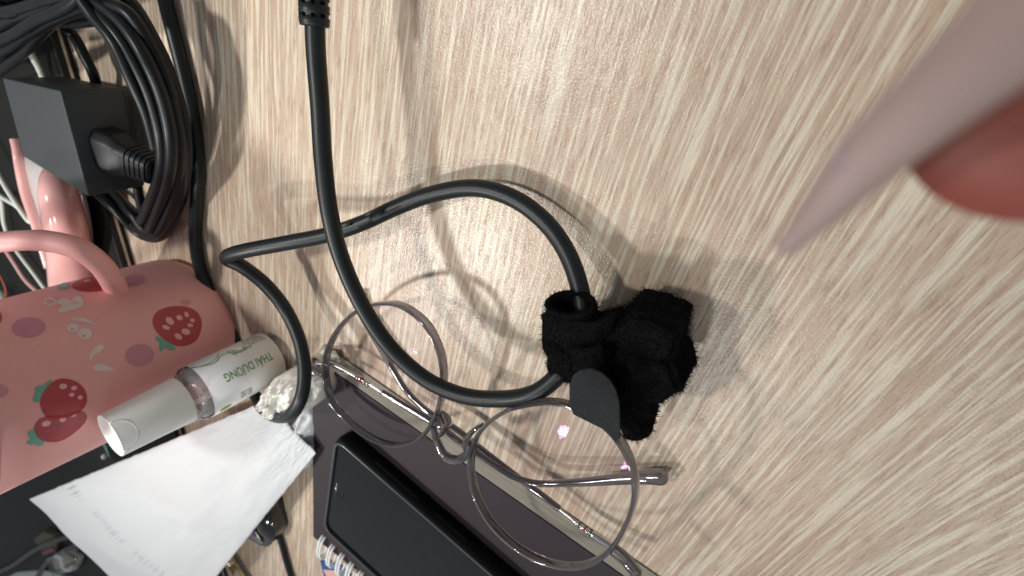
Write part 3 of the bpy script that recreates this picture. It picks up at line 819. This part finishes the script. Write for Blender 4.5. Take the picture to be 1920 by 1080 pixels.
# power cord: plug + coil
pcd = empty('power_cable', at(300, 420, 0), 'coiled black power cord with ribbed plug pushed into the adapter', 'cord')
a, b = at(186, 276, 2.1), at(294, 322, 1.5)
ax = (b-a); LL = ax.length; ax.normalize(); sd = ax.cross(up).normalized(); uu = sd.cross(ax).normalized()
secs = [(0, 0.82, 0.5), (0.10, 0.9, 0.56), (0.34, 0.9, 0.56), (0.44, 0.74, 0.5), (0.52, 0.66, 0.46)]
for k in range(5):
    s = 0.54+k*0.085; secs += [(s, 0.66-k*.02, 0.46), (s+0.055, 0.64-k*.02, 0.45), (s+0.058, 0.52, 0.38), (s+0.083, 0.52, 0.38)]
secs += [(0.975, 0.5, 0.4), (1.0, 0.4, 0.3)]
bm = bmesh.new(); rg = []
for (t, hw, hh) in secs:
    c = a+ax*LL*t
    pts_ = roundpoly([c+sd*hw+uu*hh*.55, c+sd*hw*.6+uu*hh, c-sd*hw*.6+uu*hh, c-sd*hw+uu*hh*.55, c-sd*hw-uu*hh, c+sd*hw-uu*hh], 0.12, 3)
    rg.append([bm.verts.new(p) for p in pts_])
for r0, r1 in zip(rg, rg[1:]):
    for k in range(len(r0)): bm.faces.new((r0[k], r0[(k+1) % len(r0)], r1[(k+1) % len(r0)], r1[k]))
bm.faces.new(rg[0][::-1]); bm.faces.new(rg[-1])
o = build('plug', bm, M_PLUG, pcd); sharp(o, 30)
strands = [
 [(-40, 70, 2.6), (20, 40, 2.8), (85, 18, 3.0), (150, 2, 3.0), (205, 45, 3.0), (250, 110, 2.8), (285, 190, 2.5), (303, 270, 2.3), (300, 330, 2.0), (275, 395, 1.2), (262, 425, 0.6), (285, 430, .4)],
 [(-40, 30, 2.8), (30, 20, 3.0), (100, 0, 3.1), (160, -5, 3.0), (222, 35, 2.9), (268, 100, 2.8), (303, 180, 2.5), (320, 260, 2.3), (319, 320, 2.0), (302, 380, 1.4), (275, 432, 0.6), (240, 415, .35), (190, 370, 0.3), (120, 300, .3)],
 [(60, -30, 2.6), (130, -20, 2.8), (190, -10, 2.8), (245, 40, 2.6), (285, 105, 2.4), (318, 180, 2.1), (335, 260, 1.9), (336, 320, 1.6), (322, 385, 1.1), (292, 440, 0.55), (255, 425, 0.5), (205, 375, 0.35), (140, 310, .3)],
 [(120, -30, 2.2), (180, 0, 2.3), (225, 60, 2.3), (262, 130, 2.0), (290, 200, 1.8), (308, 280, 1.5), (304, 360, 1.1), (280, 432, 0.8), (248, 400, .9), (225, 372, .6), (180, 330, .3)],
 [(180, -30, 2.2), (240, 0, 2.2), (285, 70, 2.1), (318, 140, 1.8), (342, 220, 1.5), (349, 290, 1.2), (344, 350, .9), (328, 405, .6), (300, 444, 0.3), (262, 438, .35), (215, 392, 0.9), (170, 350, .8)],
 [(288, 318, 1.0), (312, 322, 1.1), (322, 290, 1.3), (315, 230, 1.6), (298, 160, 1.9), (265, 100, 2.1), (220, 45, 2.4), (160, 20, 2.6), (100, 40, 2.5), (45, 95, 2.3), (0, 130, 2.3), (-40, 150, 2.2)],
 [(-40, 100, 1.6), (20, 70, 1.8), (60, 30, 2.0), (90, -10, 2.2)],
 [(-30, 140, 1.0), (30, 90, 1.2), (75, 45, 1.6), (120, 10, 2.0), (160, -20, 2.2)],
 [(90, 40, 1.4), (130, 42, 1.4), (175, 38, 1.6), (205, 28, 2.0)],
 [(118, 48, 1.2), (140, 70, 1.1), (158, 105, 1.0), (176, 142, .9), (190, 200, .5)],
 [(-30, -10, 2.9), (10, 25, 3.0), (50, 15, 3.0), (95, -20, 3.0)],
 [(-30, 60, 1.5), (5, 110, 1.6), (35, 75, 1.9), (62, 40, 2.1), (100, 25, 2.3), (150, 12, 2.5)],
 [(-40, 45, 2.2), (30, 55, 2.3), (95, 30, 2.4), (150, 12, 2.5), (200, 30, 2.6), (240, 90, 2.6), (272, 160, 2.4), (296, 235, 2.2), (306, 300, 1.9), (296, 350, 1.5), (270, 400, .9)],
 [(-40, 120, 2.6), (10, 92, 2.7), (60, 60, 2.8), (120, 28, 2.9), (180, 10, 2.9), (235, 20, 2.8), (280, 80, 2.5), (312, 150, 2.2), (330, 215, 1.9), (342, 300, 1.6), (336, 370, 1.1), (310, 425, .6)],
 [(-30, 85, 3.2), (20, 68, 3.2), (70, 38, 3.3), (130, 10, 3.3), (170, -30, 3.2)],
 [(140, -20, 3.3), (175, 30, 3.2), (215, 80, 3.1), (247, 150, 2.9), (275, 215, 2.6), (292, 280, 2.3)],
 [(-30, 15, 2.4), (25, -5, 2.6), (60, -30, 2.8)],
 [(258, 350, .9), (265, 385, .7), (276, 420, .4), (262, 440, .3)],
]
bm = bmesh.new()
for k, s in enumerate(strands):
    sp = spline([at(*p) for p in s], 8)
    tube(bm, sp, 0.225 if k < 9 else 0.2, 12)
build('coiled_cord', bm, M_CORD, pcd)

# ================================================================== WHITE AND PINK CORDS
def cord(name, pts, r, m, label, group=None):
    bm = bmesh.new(); tube(bm, spline([at(*p) for p in pts], 8), r, 12)
    return build(name, bm, m, label=label, cat='cord', group=group)
cord('charging_cable', [(-30, 270, 1.3), (0, 332, 1.4), (28, 378, 1.5), (52, 412, 1.5), (58, 414, 1.45), (50, 402, 1.35), (28, 384, 1.2), (6, 371, 1.1), (-10, 360, 1.0)], 0.13, M_WCORD, 'white cord folded into a sharp hairpin above the cup handle')
cord('charging_cable', [(-15, 350, 1.0), (2, 375, 1.0), (8, 420, 1.0), (25, 460, 1.0), (60, 508, 1.0), (95, 555, 1.0), (130, 600, 1.0)], 0.12, M_WCORD, 'white cord curving down behind the pink cup handle')
cord('pink_cable', [(-20, 420, 1.0), (2, 455, 1.0), (25, 490, 1.0), (48, 525, 1.0), (78, 555, 1.0), (110, 600, 1.0)], 0.13, M_PCORD, 'pale pink cord curving down just left of the white one behind the handle')
cord('thin_white_cable', [(18, 20, 1.5), (27, 40, 1.5), (44, 78, 1.3), (62, 108, 1.2), (76, 134, 1.0), (90, 170, 0.95)], 0.14, M_WCORD, 'short run of white cord glimpsed between black cords at the top left')
# small pieces at the far left
ob = empty('orange_clip', at(8, 540, .9), 'small orange and white clip at the left edge above the cup', 'clip')
bm = bmesh.new(); tube(bm, spline([at(-10, 500, 1.0), at(2, 520, 1.0), at(10, 540, 1.0), at(12, 560, 1.0)], 5), 0.06, 8); build('clip_wire', bm, mat('orange', (0.5, 0.13, 0.06), 0.4), ob)
bm = bmesh.new(); bmesh.ops.create_uvsphere(bm, u_segments=16, v_segments=10, radius=0.4); bmesh.ops.translate(bm, vec=at(0, 555, 1.2), verts=bm.verts); build('clip_pad', bm, M_WCORD, ob)

# ================================================================== GEL BOTTLE
bt = empty('gel_bottle', at(470, 690, .5), 'small clear gel bottle with white cap and green-lettered white label', 'bottle')
a, b = at(514, 664, 0.05), at(207, 817, 6.8)
ax = (b-a); BL = ax.length; ax.normalize()
sd = ax.cross(up).normalized(); uu = sd.cross(ax).normalized()
RR = 1.18
sB = BL
bm = bmesh.new()
prof = [(0.0, RR-.5), (0.03, RR-.32), (0.10, RR-.14), (0.2, RR-.04), (0.32, RR), (sB*0.555, RR), (sB*0.575, RR-0.1), (sB*0.59, RR-0.28), (sB*0.60, 0.66), (sB*0.63, 0.6), (sB*0.7, 0.6)]
lathe(bm, a, ax, prof, 64)
build('bottle_body', bm, M_CLEAR, bt)
bm = bmesh.new()
prof = [(0.06, 0.5), (0.09, RR-.36), (0.2, RR-.16), (0.34, RR-0.07), (sB*0.545, RR-0.09), (sB*0.565, RR-0.2), (sB*0.58, RR-0.38), (sB*0.585, 0.45)]
lathe(bm, a, ax, prof, 48)
build('gel', bm, M_GEL, bt)
# bubbles
bm = bmesh.new()
for k in range(26):
    an = random.uniform(0, 2*math.pi); s_ = random.uniform(sB*0.535, sB*0.585); rr = RR-0.05-max(0, (s_-sB*0.56))*1.6
    r1 = random.uniform(0.02, 0.05)
    tmp = bmesh.ops.create_icosphere(bm, subdivisions=2, radius=r1)
    bmesh.ops.translate(bm, vec=a+ax*s_+(sd*math.cos(an)+uu*math.sin(an))*rr, verts=tmp['verts'])
build('bubbles', bm, mat('bubble', (0.9, 0.9, 0.9), 0.05, metal=1.0), bt, kind='stuff')
bm = bmesh.new()
for k in range(3): 
    s_ = sB*(0.597+0.012*k*1.6)
    lathe(bm, a, ax, [(s_, .58), (s_+.02, .66), (s_+.06, .66), (s_+.08, .58)], 32, False, False)
build('neck_thread', bm, M_CLEAR, bt)
# cap, slightly tapered, with flip-top step
bm = bmesh.new()
s0 = sB*0.612
RC = 0.84
prof = [(s0, 0.5), (s0, .97), (s0+0.04, .99), (sB*0.8, .92), (sB-0.05, .875), (sB-0.012, .86), (sB, .83), (sB-.03, .74), (sB-.04, .3)]
rg = lathe(bm, a, ax, prof, 64)
o = build('cap', bm, M_CAP, bt); sharp(o, 40)
bm = bmesh.new()
ce = a+ax*(sB-0.02)
arc = [ce+ax*(0.02-0.75*math.sin(t)*0.8)+(uu*math.cos(0.75*math.cos(t)+.1)+sd*math.sin(0.75*math.cos(t)+.1))*(RC+0.035) for t in [math.pi*k/14 for k in range(15)]]
tube(bm, arc, 0.035, 8); build('thumb_notch', bm, M_CAP, bt)
bm = bmesh.new()
tube(bm, [a+ax*(sB-0.02)+(uu*math.cos(t)+sd*math.sin(t))*(RC+0.005) for t in [2*math.pi*k/40 for k in range(40)]], 0.03, 8, closed=True)
build('cap_edge', bm, M_CAP, bt)
# label band
def on_lab(s, th, r): return a+ax*s+(uu*math.cos(th)+sd*math.sin(th))*r
pd = lambda p: (lambda c: (960-c.x/c.z*F, 540+c.y/c.z*F))(R.transposed() @ (p-CAMP))
vd = (CAMP-(a+ax*2)).normalized(); TC = math.atan2(vd.dot(sd), vd.dot(uu))
tg = sd*math.cos(TC)-uu*math.sin(TC)
TS = 1.0 if pd(a+tg)[1] > pd(a-tg)[1] else -1.0
bm = bmesh.new(); n = 80; A0, A1 = TC-2.75, TC+2.75
s_lo, s_hi = 0.26, sB*0.525
g0 = []
for k in range(n+1):
    th = A0+(A1-A0)*k/n
    g0.append([bm.verts.new(on_lab(s, th, RR+0.012)) for s in (s_lo, (s_lo+s_hi)/2, s_hi)]+[bm.verts.new(on_lab(s, th, RR+0.002)) for s in (s_hi, (s_lo+s_hi)/2, s_lo)])
for p, q in zip(g0, g0[1:]):
    for k in range(6): bm.faces.new((p[k], p[(k+1) % 6], q[(k+1) % 6], q[k]))
bm.faces.new(g0[0]); bm.faces.new(g0[-1][::-1])
lab = build('label', bm, M_LABEL, bt)
def text_on(body_, size, s_start, th0, m, bold=0.0, width=None, name='lettering', along=True):
    """text running from the base towards the cap (reading direction +ax), letters standing on the wrap"""
    cu = bpy.data.curves.new('t', 'FONT'); cu.body = body_; cu.size = size; cu.offset = bold; cu.resolution_u = 3
    to = bpy.data.objects.new('t', cu); scene.collection.objects.link(to)
    dg = bpy.context.evaluated_depsgraph_get(); me = bpy.data.meshes.new_from_object(to.evaluated_get(dg))
    bpy.data.objects.remove(to); bpy.data.curves.remove(cu)
    bm = bmesh.new(); bm.from_mesh(me); bpy.data.meshes.remove(me)
    bmesh.ops.remove_doubles(bm, verts=bm.verts, dist=1e-5)
    if not bm.verts: bm.free(); return
    bmesh.ops.triangulate(bm, faces=bm.faces[:])
    for _ in range(4):
        le = [e for e in bm.edges if e.calc_length() > 0.09]
        if not le: break
        bmesh.ops.subdivide_edges(bm, edges=le, cuts=1); bmesh.ops.triangulate(bm, faces=[f for f in bm.faces if len(f.verts) > 3])
    wdt = max(v.co.x for v in bm.verts); sx = (width/wdt) if width else 1.0
    for v in bm.verts:
        if along: s = s_start+v.co.x*sx; th = th0+TS*v.co.y/RR
        else: s = s_start+v.co.y; th = th0-TS*v.co.x*sx/RR
        v.co = on_lab(s, th, RR+0.022)
    build(name, bm, m, lab, smooth=False)
    return wdt
# angular side that faces the picture bottom (letters' tops point there)
tst = a+sd-(a-sd)
def th_at(frac):   # frac -1..1 over the visible half: -1 = picture-up silhouette, +1 = picture-down silhouette
    return TC + TS*frac*1.45
LW = text_on('THÁI DƯƠNG', 0.50, s_lo+0.12*(s_hi-s_lo), th_at(-0.10), M_LGREEN, 0.006, 0.66*(s_hi-s_lo))
LL_ = s_hi-s_lo
text_on('Gel Sát Khuẩn', 0.24, s_lo+0.27*LL_, th_at(-0.52), M_LGREEN, 0.004, 0.26*LL_)
for k, (t_, c0, wd, f_) in enumerate((('Rửa tay khô', .05, .22, -.56), ('Sạch khuẩn 99,9%', .05, .27, -.66), ('Dưỡng da tay', .09, .22, -.77), ('Hương dịu nhẹ', .1, .2, -.87))):
    text_on(t_, 0.17, s_lo+c0*LL_, th_at(f_), M_LGREY, 0.003, wd*LL_)
for k, (t_, f_) in enumerate((('Thành phần', .52), ('Cách dùng', .6), ('Bảo quản', .68))):
    text_on(t_, 0.15, s_lo+0.50*LL_, th_at(f_), M_LGREY, 0.003, 0.16*LL_)
def lab_strip(pts, wdt, m, name):
    """pts (s fraction, frac across)"""
    bm = bmesh.new(); sp = spline([Vector((s_lo+x*LL_, y*1.45*RR, 0)) for x, y in pts], 8); pv = None; n = len(sp)
    for i, p in enumerate(sp):
        t = (sp[min(i+1, n-1)]-sp[max(i-1, 0)]).normalized(); q = Vector((-t.y, t.x, 0))*wdt/2
        row = [bm.verts.new(on_lab((p+q*k).x, TC+TS*(p+q*k).y/RR, RR+0.02)) for k in (-1, 1)]
        if pv: bm.faces.new((pv[0], pv[1], row[1], row[0]))
        pv = row
    build(name, bm, m, lab, smooth=False)
lab_strip([(.36, -.62), (.34, -.50), (.42, -.44), (.50, -.52), (.58, -.62), (.66, -.60), (.74, -.50), (.86, -.52), (1.0, -.66)], 0.045, M_LGREEN, 'hill_line')
lab_strip([(.62, -.76), (.70, -.62), (.80, -.56), (.92, -.58), (1.0, -.7)], 0.04, M_LLIME, 'hill_line')
lab_strip([(.44, -.50), (.48, -.60), (.54, -.66), (.52, -.56), (.46, -.60)], 0.04, M_LGREEN, 'hill_line')
bm = bmesh.new(); rg = None
vs = [bm.verts.new(on_lab(s_lo+(0.86+.08*math.cos(t))*LL_, TC+TS*(0.80+0.09*math.sin(t))*1.45, RR+0.02)) for t in [2*math.pi*k/20 for k in range(20)]]
bm.faces.new(vs); build('leaf_print', bm, M_LLIME, lab, smooth=False)

# ================================================================== WHITE FILM PACK
A_, B_, C_, D_ = at(55, 936, 5.2), at(498, 752, 1.3), at(592, 850, 0.9), at(318, 1190, 3.9)
bm = bmesh.new(); NU, NV = 200, 160; rows = []
top_n = up
def wr(u, v):
    z = 0.55*(math.sin(math.pi*min(1, max(0, u)))**0.7)*(math.sin(math.pi*min(1, max(0, v)))**0.6)
    # crimp seam across the sheet near the left end
    d = u-(0.215+0.03*v)
    z += 0.34*math.exp(-(d/0.020)**2)*(0.5+0.5*math.sin(v*125+4*math.sin(v*19)))*(.6+.6*noise.noise(Vector((v*9,0,0))))-0.22*math.exp(-(d/0.045)**2)
    # broad dents and a diagonal fold near the lower left
    z += 0.22*math.exp(-(((u-0.42-0.25*v)/0.05)**2))*math.exp(-((v-0.55)/0.3)**2)
    z -= 0.38*min(1, max(0, u-0.015)/0.06)*math.exp(-(((u-0.05-0.30*(v-0.45))/0.045)**2))*(1 if v > .4 else math.exp(-((v-.4)/.1)**2))
    z += 0.10*noise.noise(Vector((u*6, v*5, 2)))+0.025*noise.noise(Vector((u*17, v*15, 4)))
    e = max(0, u-0.8)/0.2
    z += e*0.04*noise.noise(Vector((u*22, v*14, 8)))+e*0.05*noise.noise(Vector((u*60, v*40, 8)))
    return z
for i in range(NU+1):
    u = i/NU; row = []
    for j in range(NV+1):
        v = j/NV
        p = lerp(lerp(A_, B_, u), lerp(D_, C_, u), v)
        rag = 0.035*noise.noise(Vector((u*40, v*30, 1)))
        ed_ = min(v, 1-v)
        p = p+(C_-B_).normalized()*(rag if (j in (0, NV)) else 0)
        row.append(bm.verts.new(p+up*wr(u, v)))
    rows.append(row)
for i in range(NU):
    for j in range(NV): bm.faces.new((rows[i][j], rows[i+1][j], rows[i+1][j+1], rows[i][j+1]))
g = bmesh.ops.extrude_face_region(bm, geom=bm.faces[:])
for q in g['geom']:
    if isinstance(q, bmesh.types.BMVert):
        q.co.z -= 0.035
build('film_pack', bm, M_PACK, label='white plastic tissue pouch with a crimped seam, lying left of the notebook', cat='pouch')
# something inside carrying the film: soft tissue block
bm = bmesh.new()
rows = []
for i in range(21):
    u = 0.06+0.86*i/20; row = []
    for j in range(17):
        v = 0.05+0.9*j/16
        p = lerp(lerp(A_, B_, u), lerp(D_, C_, u), v)
        row.append((bm.verts.new(p+up*(wr(u, v)-0.35)), bm.verts.new(p+up*(-0.55))))
    rows.append(row)
for i in range(20):
    for j in range(16):
        a, b, c, d = rows[i][j], rows[i+1][j], rows[i+1][j+1], rows[i][j+1]
        bm.faces.new((a[0], b[0], c[0], d[0])); bm.faces.new((a[1], d[1], c[1], b[1]))
for i in range(20):
    for j in (0, 16): a, b = rows[i][j], rows[i+1][j]; bm.faces.new((a[0], b[0], b[1], a[1]))
for j in range(16):
    for i in (0, 20): a, b = rows[i][j], rows[i][j+1]; bm.faces.new((a[0], b[0], b[1], a[1]))
bl = build('tissue_block', bm, M_TISSUE, bpy.data.objects['film_pack'])

def crumple(name, outline, zc, amp, m, label, cat, seed, z0=0.02, fr=1.6, dome=0.6):
    cx = sum(p[0] for p in outline)/len(outline); cy = sum(p[1] for p in outline)/len(outline)
    O = closed_spline([Vector((x, y, 0)) for x, y in outline], 8)
    bm = bmesh.new(); prev = None; K = 34
    for k in range(K+1):
        f_ = max(k/K, 0.003); ring = []
        for i, q in enumerate(O):
            rg_ = 1+(0.035*noise.noise(Vector((i*0.55, seed, 0))) if k == K else 0)
            p = at(cx+(q.x-cx)*f_*rg_, cy+(q.y-cy)*f_*rg_, zc)
            s = Vector((p.x*fr, p.y*fr, seed))
            w_ = Vector((noise.noise(s*0.7), noise.noise(s*0.7+up*5), 0))
            s2 = s+w_*1.3
            rid = (1-abs(noise.noise(s2)*2.2))*0.9+(1-abs(noise.noise(s2*2.3+up*3)*2.2))*0.5+(1-abs(noise.noise(s2*5.1)*2))*0.18
            z = amp*(rid-0.75)+dome*(1-f_**3)
            e = 1-f_**6
            ring.append(bm.verts.new(Vector((p.x, p.y, max(z0, zc-0.35*(1-e)+z*max(e, .35))))))
        if prev:
            n = len(ring)
            for i in range(n): bm.faces.new((prev[i], prev[(i+1) % n], ring[(i+1) % n], ring[i]))
        prev = ring
    bot = [bm.verts.new(Vector((v.co.x, v.co.y, 0.004))) for v in prev]
    n = len(bot)
    for i in range(n): bm.faces.new((prev[i], prev[(i+1) % n], bot[(i+1) % n], bot[i]))
    bm.faces.new(bot[::-1])
    return build(name, bm, m, label=label, cat=cat)
crumple('crumpled_tissue', [(481, 757), (497, 735), (505, 716), (524, 709), (545, 712), (562, 714), (578, 730), (584, 752), (575, 770), (555, 781), (530, 783), (505, 782), (492, 770)], 1.9, 0.5, M_TISSUE,
        'crumpled cream-white tissue inside the cable bend, below the bottle base', 'tissue', 3.3, fr=2.2, dome=0.6)
crumple('crumpled_wrapper', [(516, 790), (545, 786), (565, 770), (583, 750), (588, 780), (592, 820), (590, 850), (578, 872), (560, 888), (528, 876), (505, 858), (508, 825), (530, 806)], 0.55, 0.20, M_PACK,
        'crinkled white film bunched beside the left edge of the notebook', 'wrapper', 8.1, fr=1.1, dome=0.5)

# ================================================================== BITS UNDER THE PACK
gb = empty('black_charger', at(500, 990, 0), 'small glossy black box with a silver corner poking out from under the white pouch', 'charger')
bm = bmesh.new(); prism(bm, roundpoly(pxs([(500, 935, .9), (517, 1003, .9), (508, 1022, .9), (494, 1027, .9), (450, 1000, .9), (440, 970, .9), (470, 930, .9)]), .25, 4), 0.003, 0.9, 0.08, 3)
build('box_body', bm, M_GLOSSB, gb)
bm = bmesh.new(); prism(bm, pxs([(472, 985, .93), (492, 1019, .93), (487, 1020, .93), (462, 1003, .93)]), 0.89, 0.93, 0.01)
build('silver_corner', bm, M_SILVER, gb)
bm = bmesh.new(); prism(bm, pxs([(466, 994, .95), (476, 992, .95), (482, 1006, .95), (475, 1006, .95)]), 0.9, 0.95, 0.01)
build('purple_window', bm, M_PURPLE, gb)
cord('thin_black_cable', [(500, 940, .2), (508, 962, .2), (518, 990, .2), (528, 1020, .2), (536, 1050, .2), (545, 1080, .2), (552, 1110, .2), (560, 1140, .2)], 0.16, M_CORD, 'thin black cord running down the desk to the bottom edge beside the black box')
# printed tube and two metal barrels
tb = empty('printed_tube', at(430, 1045, 0.4), 'white tube with dark purple lettering sticking out from under the pouch', 'tube')
a, b = at(446, 1012, 0.5), at(380, 1085, .5)
bm = bmesh.new(); lathe(bm, a, (b-a), [(0, .25), (.05, .38), ((b-a).length, .42)], 24); build('tube_body', bm, M_LABEL, tb)
axx = (b-a).normalized(); sdd = axx.cross(up).normalized()
for k in range(7):
    bm = bmesh.new(); s_ = 0.35+0.62*k
    pts_ = [a+axx*(s_+(0.28 if k % 2 else 0.0)*t)+(up*math.cos(-1.1+2.2*t)+sdd*math.sin(-1.1+2.2*t))*.43 for t in [j/10 for j in range(11)]]
    tube(bm, pts_, 0.085 if k % 3 else 0.13, 6); build('letter_bar', bm, M_PURPLE, tb)
for (p0, p1, r_, lb) in (((430, 1048, .42), (470, 1110, .42), .34, 'pale gold metal barrel lying nearest the open desk at the bottom edge'), ((402, 1072, .42), (440, 1130, .42), .34, 'silvery metal barrel lying against the purple-lettered tube')):
    a, b = at(*p0), at(*p1)
    bm = bmesh.new(); L0 = (b-a).length; lathe(bm, a, b-a, [(0, r_-.08), (.05, r_), (.3, r_), (.32, r_-.03), (.38, r_-.03), (.4, r_), (L0, r_)], 28)
    build('metal_pen', bm, M_GOLD, label=lb, cat='pen', group='metal pens under the pouch')

# ================================================================== BOTTOM LEFT CLUTTER
cord('black_cable', [(-30, 1085, 1.3), (20, 1062, 1.3), (60, 1035, 1.3), (100, 1015, 1.3), (150, 1000, 1.2)], 0.24, M_CORD, 'black cord crossing the bottom left corner below the desk mat')
cord('black_cable', [(66, 1095, 1.0), (78, 1068, 1.0), (100, 1045, 1.0), (140, 1022, 1.0), (180, 1005, 1.0)], 0.26, M_CORD, 'black cord hooking round the clear connector at the bottom left')
cl = empty('clear_connector', at(110, 1055, .5), 'clear plastic connector with a beige core at the bottom left', 'connector')
bm = bmesh.new(); prism(bm, pxs([(82, 1052, 1.3), (118, 1030, 1.3), (150, 1040, 1.3), (140, 1070, 1.3), (100, 1082, 1.3)]), 0.7, 1.3, .1, 3); build('shell', bm, M_CLEAR, cl)
bm = bmesh.new(); prism(bm, pxs([(97, 1054, 1.15), (122, 1040, 1.15), (140, 1052, 1.15), (104, 1070, 1.15)]), 0.8, 1.15, .06, 2); build('core', bm, M_BEIGE, cl)
bm = bmesh.new(); prism(bm, pxs([(10, 1085, .9), (30, 1074, .9), (84, 1070, .9), (150, 1090, .9), (120, 1140, .9), (20, 1130, .9)]), 0.62, .9)
build('paper_sheet', bm, M_PAPER, smooth=False, label='pale paper sheet peeping in at the very bottom left', cat='paper')
bm = bmesh.new(); prism(bm, pxs([(74, 1005, .6), (92, 990, .6), (120, 1000, .6), (115, 1030, .6), (86, 1026, .6)]), 0.62, 1.1, .05)
build('olive_packet', bm, M_OLIVE, smooth=False, label='small olive packet half hidden beside the corner of the white pouch', cat='packet')
bm = bmesh.new(); prism(bm, pxs([(86, 1030, .75), (108, 1020, .75), (112, 1026, .75), (92, 1036, .75)]), 0.62, 1.2, .03)
build('red_tag', bm, mat('muted_red', (.2, .04, .03), .5), smooth=False, label='tiny muted red tag beside the olive packet', cat='tag')
cg = empty('green_clip', at(200, 850, .9), 'tiny green and white clip between cup base and bottle cap', 'clip')
bm = bmesh.new(); tube(bm, spline([at(196, 832, 1.0), at(201, 842, 1.2), at(206, 855, 1.0)], 5), 0.1, 8); build('clip_arm', bm, M_GREEN, cg)
bm = bmesh.new(); bmesh.ops.create_uvsphere(bm, u_segments=16, v_segments=10, radius=0.2); bmesh.ops.translate(bm, vec=at(196, 856, 1.1), verts=bm.verts); build('clip_bead', bm, M_WHITEG, cg)

# ================================================================== OUT OF FOCUS THINGS NEAR THE LENS
sy = empty('stylus', at(1470, 462, 8.2), 'blurred mauve-grey pointed stylus reaching in from the top right corner', 'stylus')
P = spline([at(1468, 466, 10.00), at(1510, 425, 10.07), at(1570, 360, 10.17), at(1640, 285, 10.27), at(1730, 205, 10.45), at(1840, 110, 10.69), at(1960, 10, 10.96), at(2120, -120, 11.31)], 8)
rs = []
for i in range(len(P)):
    t = i/8
    rs.append([0.07, 0.10, 0.145, 0.185, 0.20, 0.215, 0.23, 0.24][int(t)]*(1-(t % 1))+[0.045, 0.09, 0.145, 0.185, 0.20, 0.215, 0.23, 0.24][min(7, int(t)+1)]*(t % 1))
bm = bmesh.new(); tube(bm, P, rs, 28); build('stylus_body', bm, M_STYLUS, sy)
bm = bmesh.new(); bmesh.ops.create_uvsphere(bm, u_segments=20, v_segments=12, radius=0.085); bmesh.ops.scale(bm, vec=(1, 1.5, .6), verts=bm.verts)
bmesh.ops.translate(bm, vec=at(1594, 290, 10.33), verts=bm.verts); build('stylus_nub', bm, mat('pale_nub', (.32, .25, .265), .9, spec=.2), sy)
bm = bmesh.new(); bmesh.ops.create_uvsphere(bm, u_segments=40, v_segments=24, radius=1.0)
cR = at(1945, 215, 9.5)
bmesh.ops.scale(bm, vec=(.7, .66, 0.32), verts=bm.verts); bmesh.ops.translate(bm, vec=cR, verts=bm.verts)
build('red_ball', bm, M_REDCAP, label='blurred dull red rounded ball under the stylus at the right edge', cat='ball')
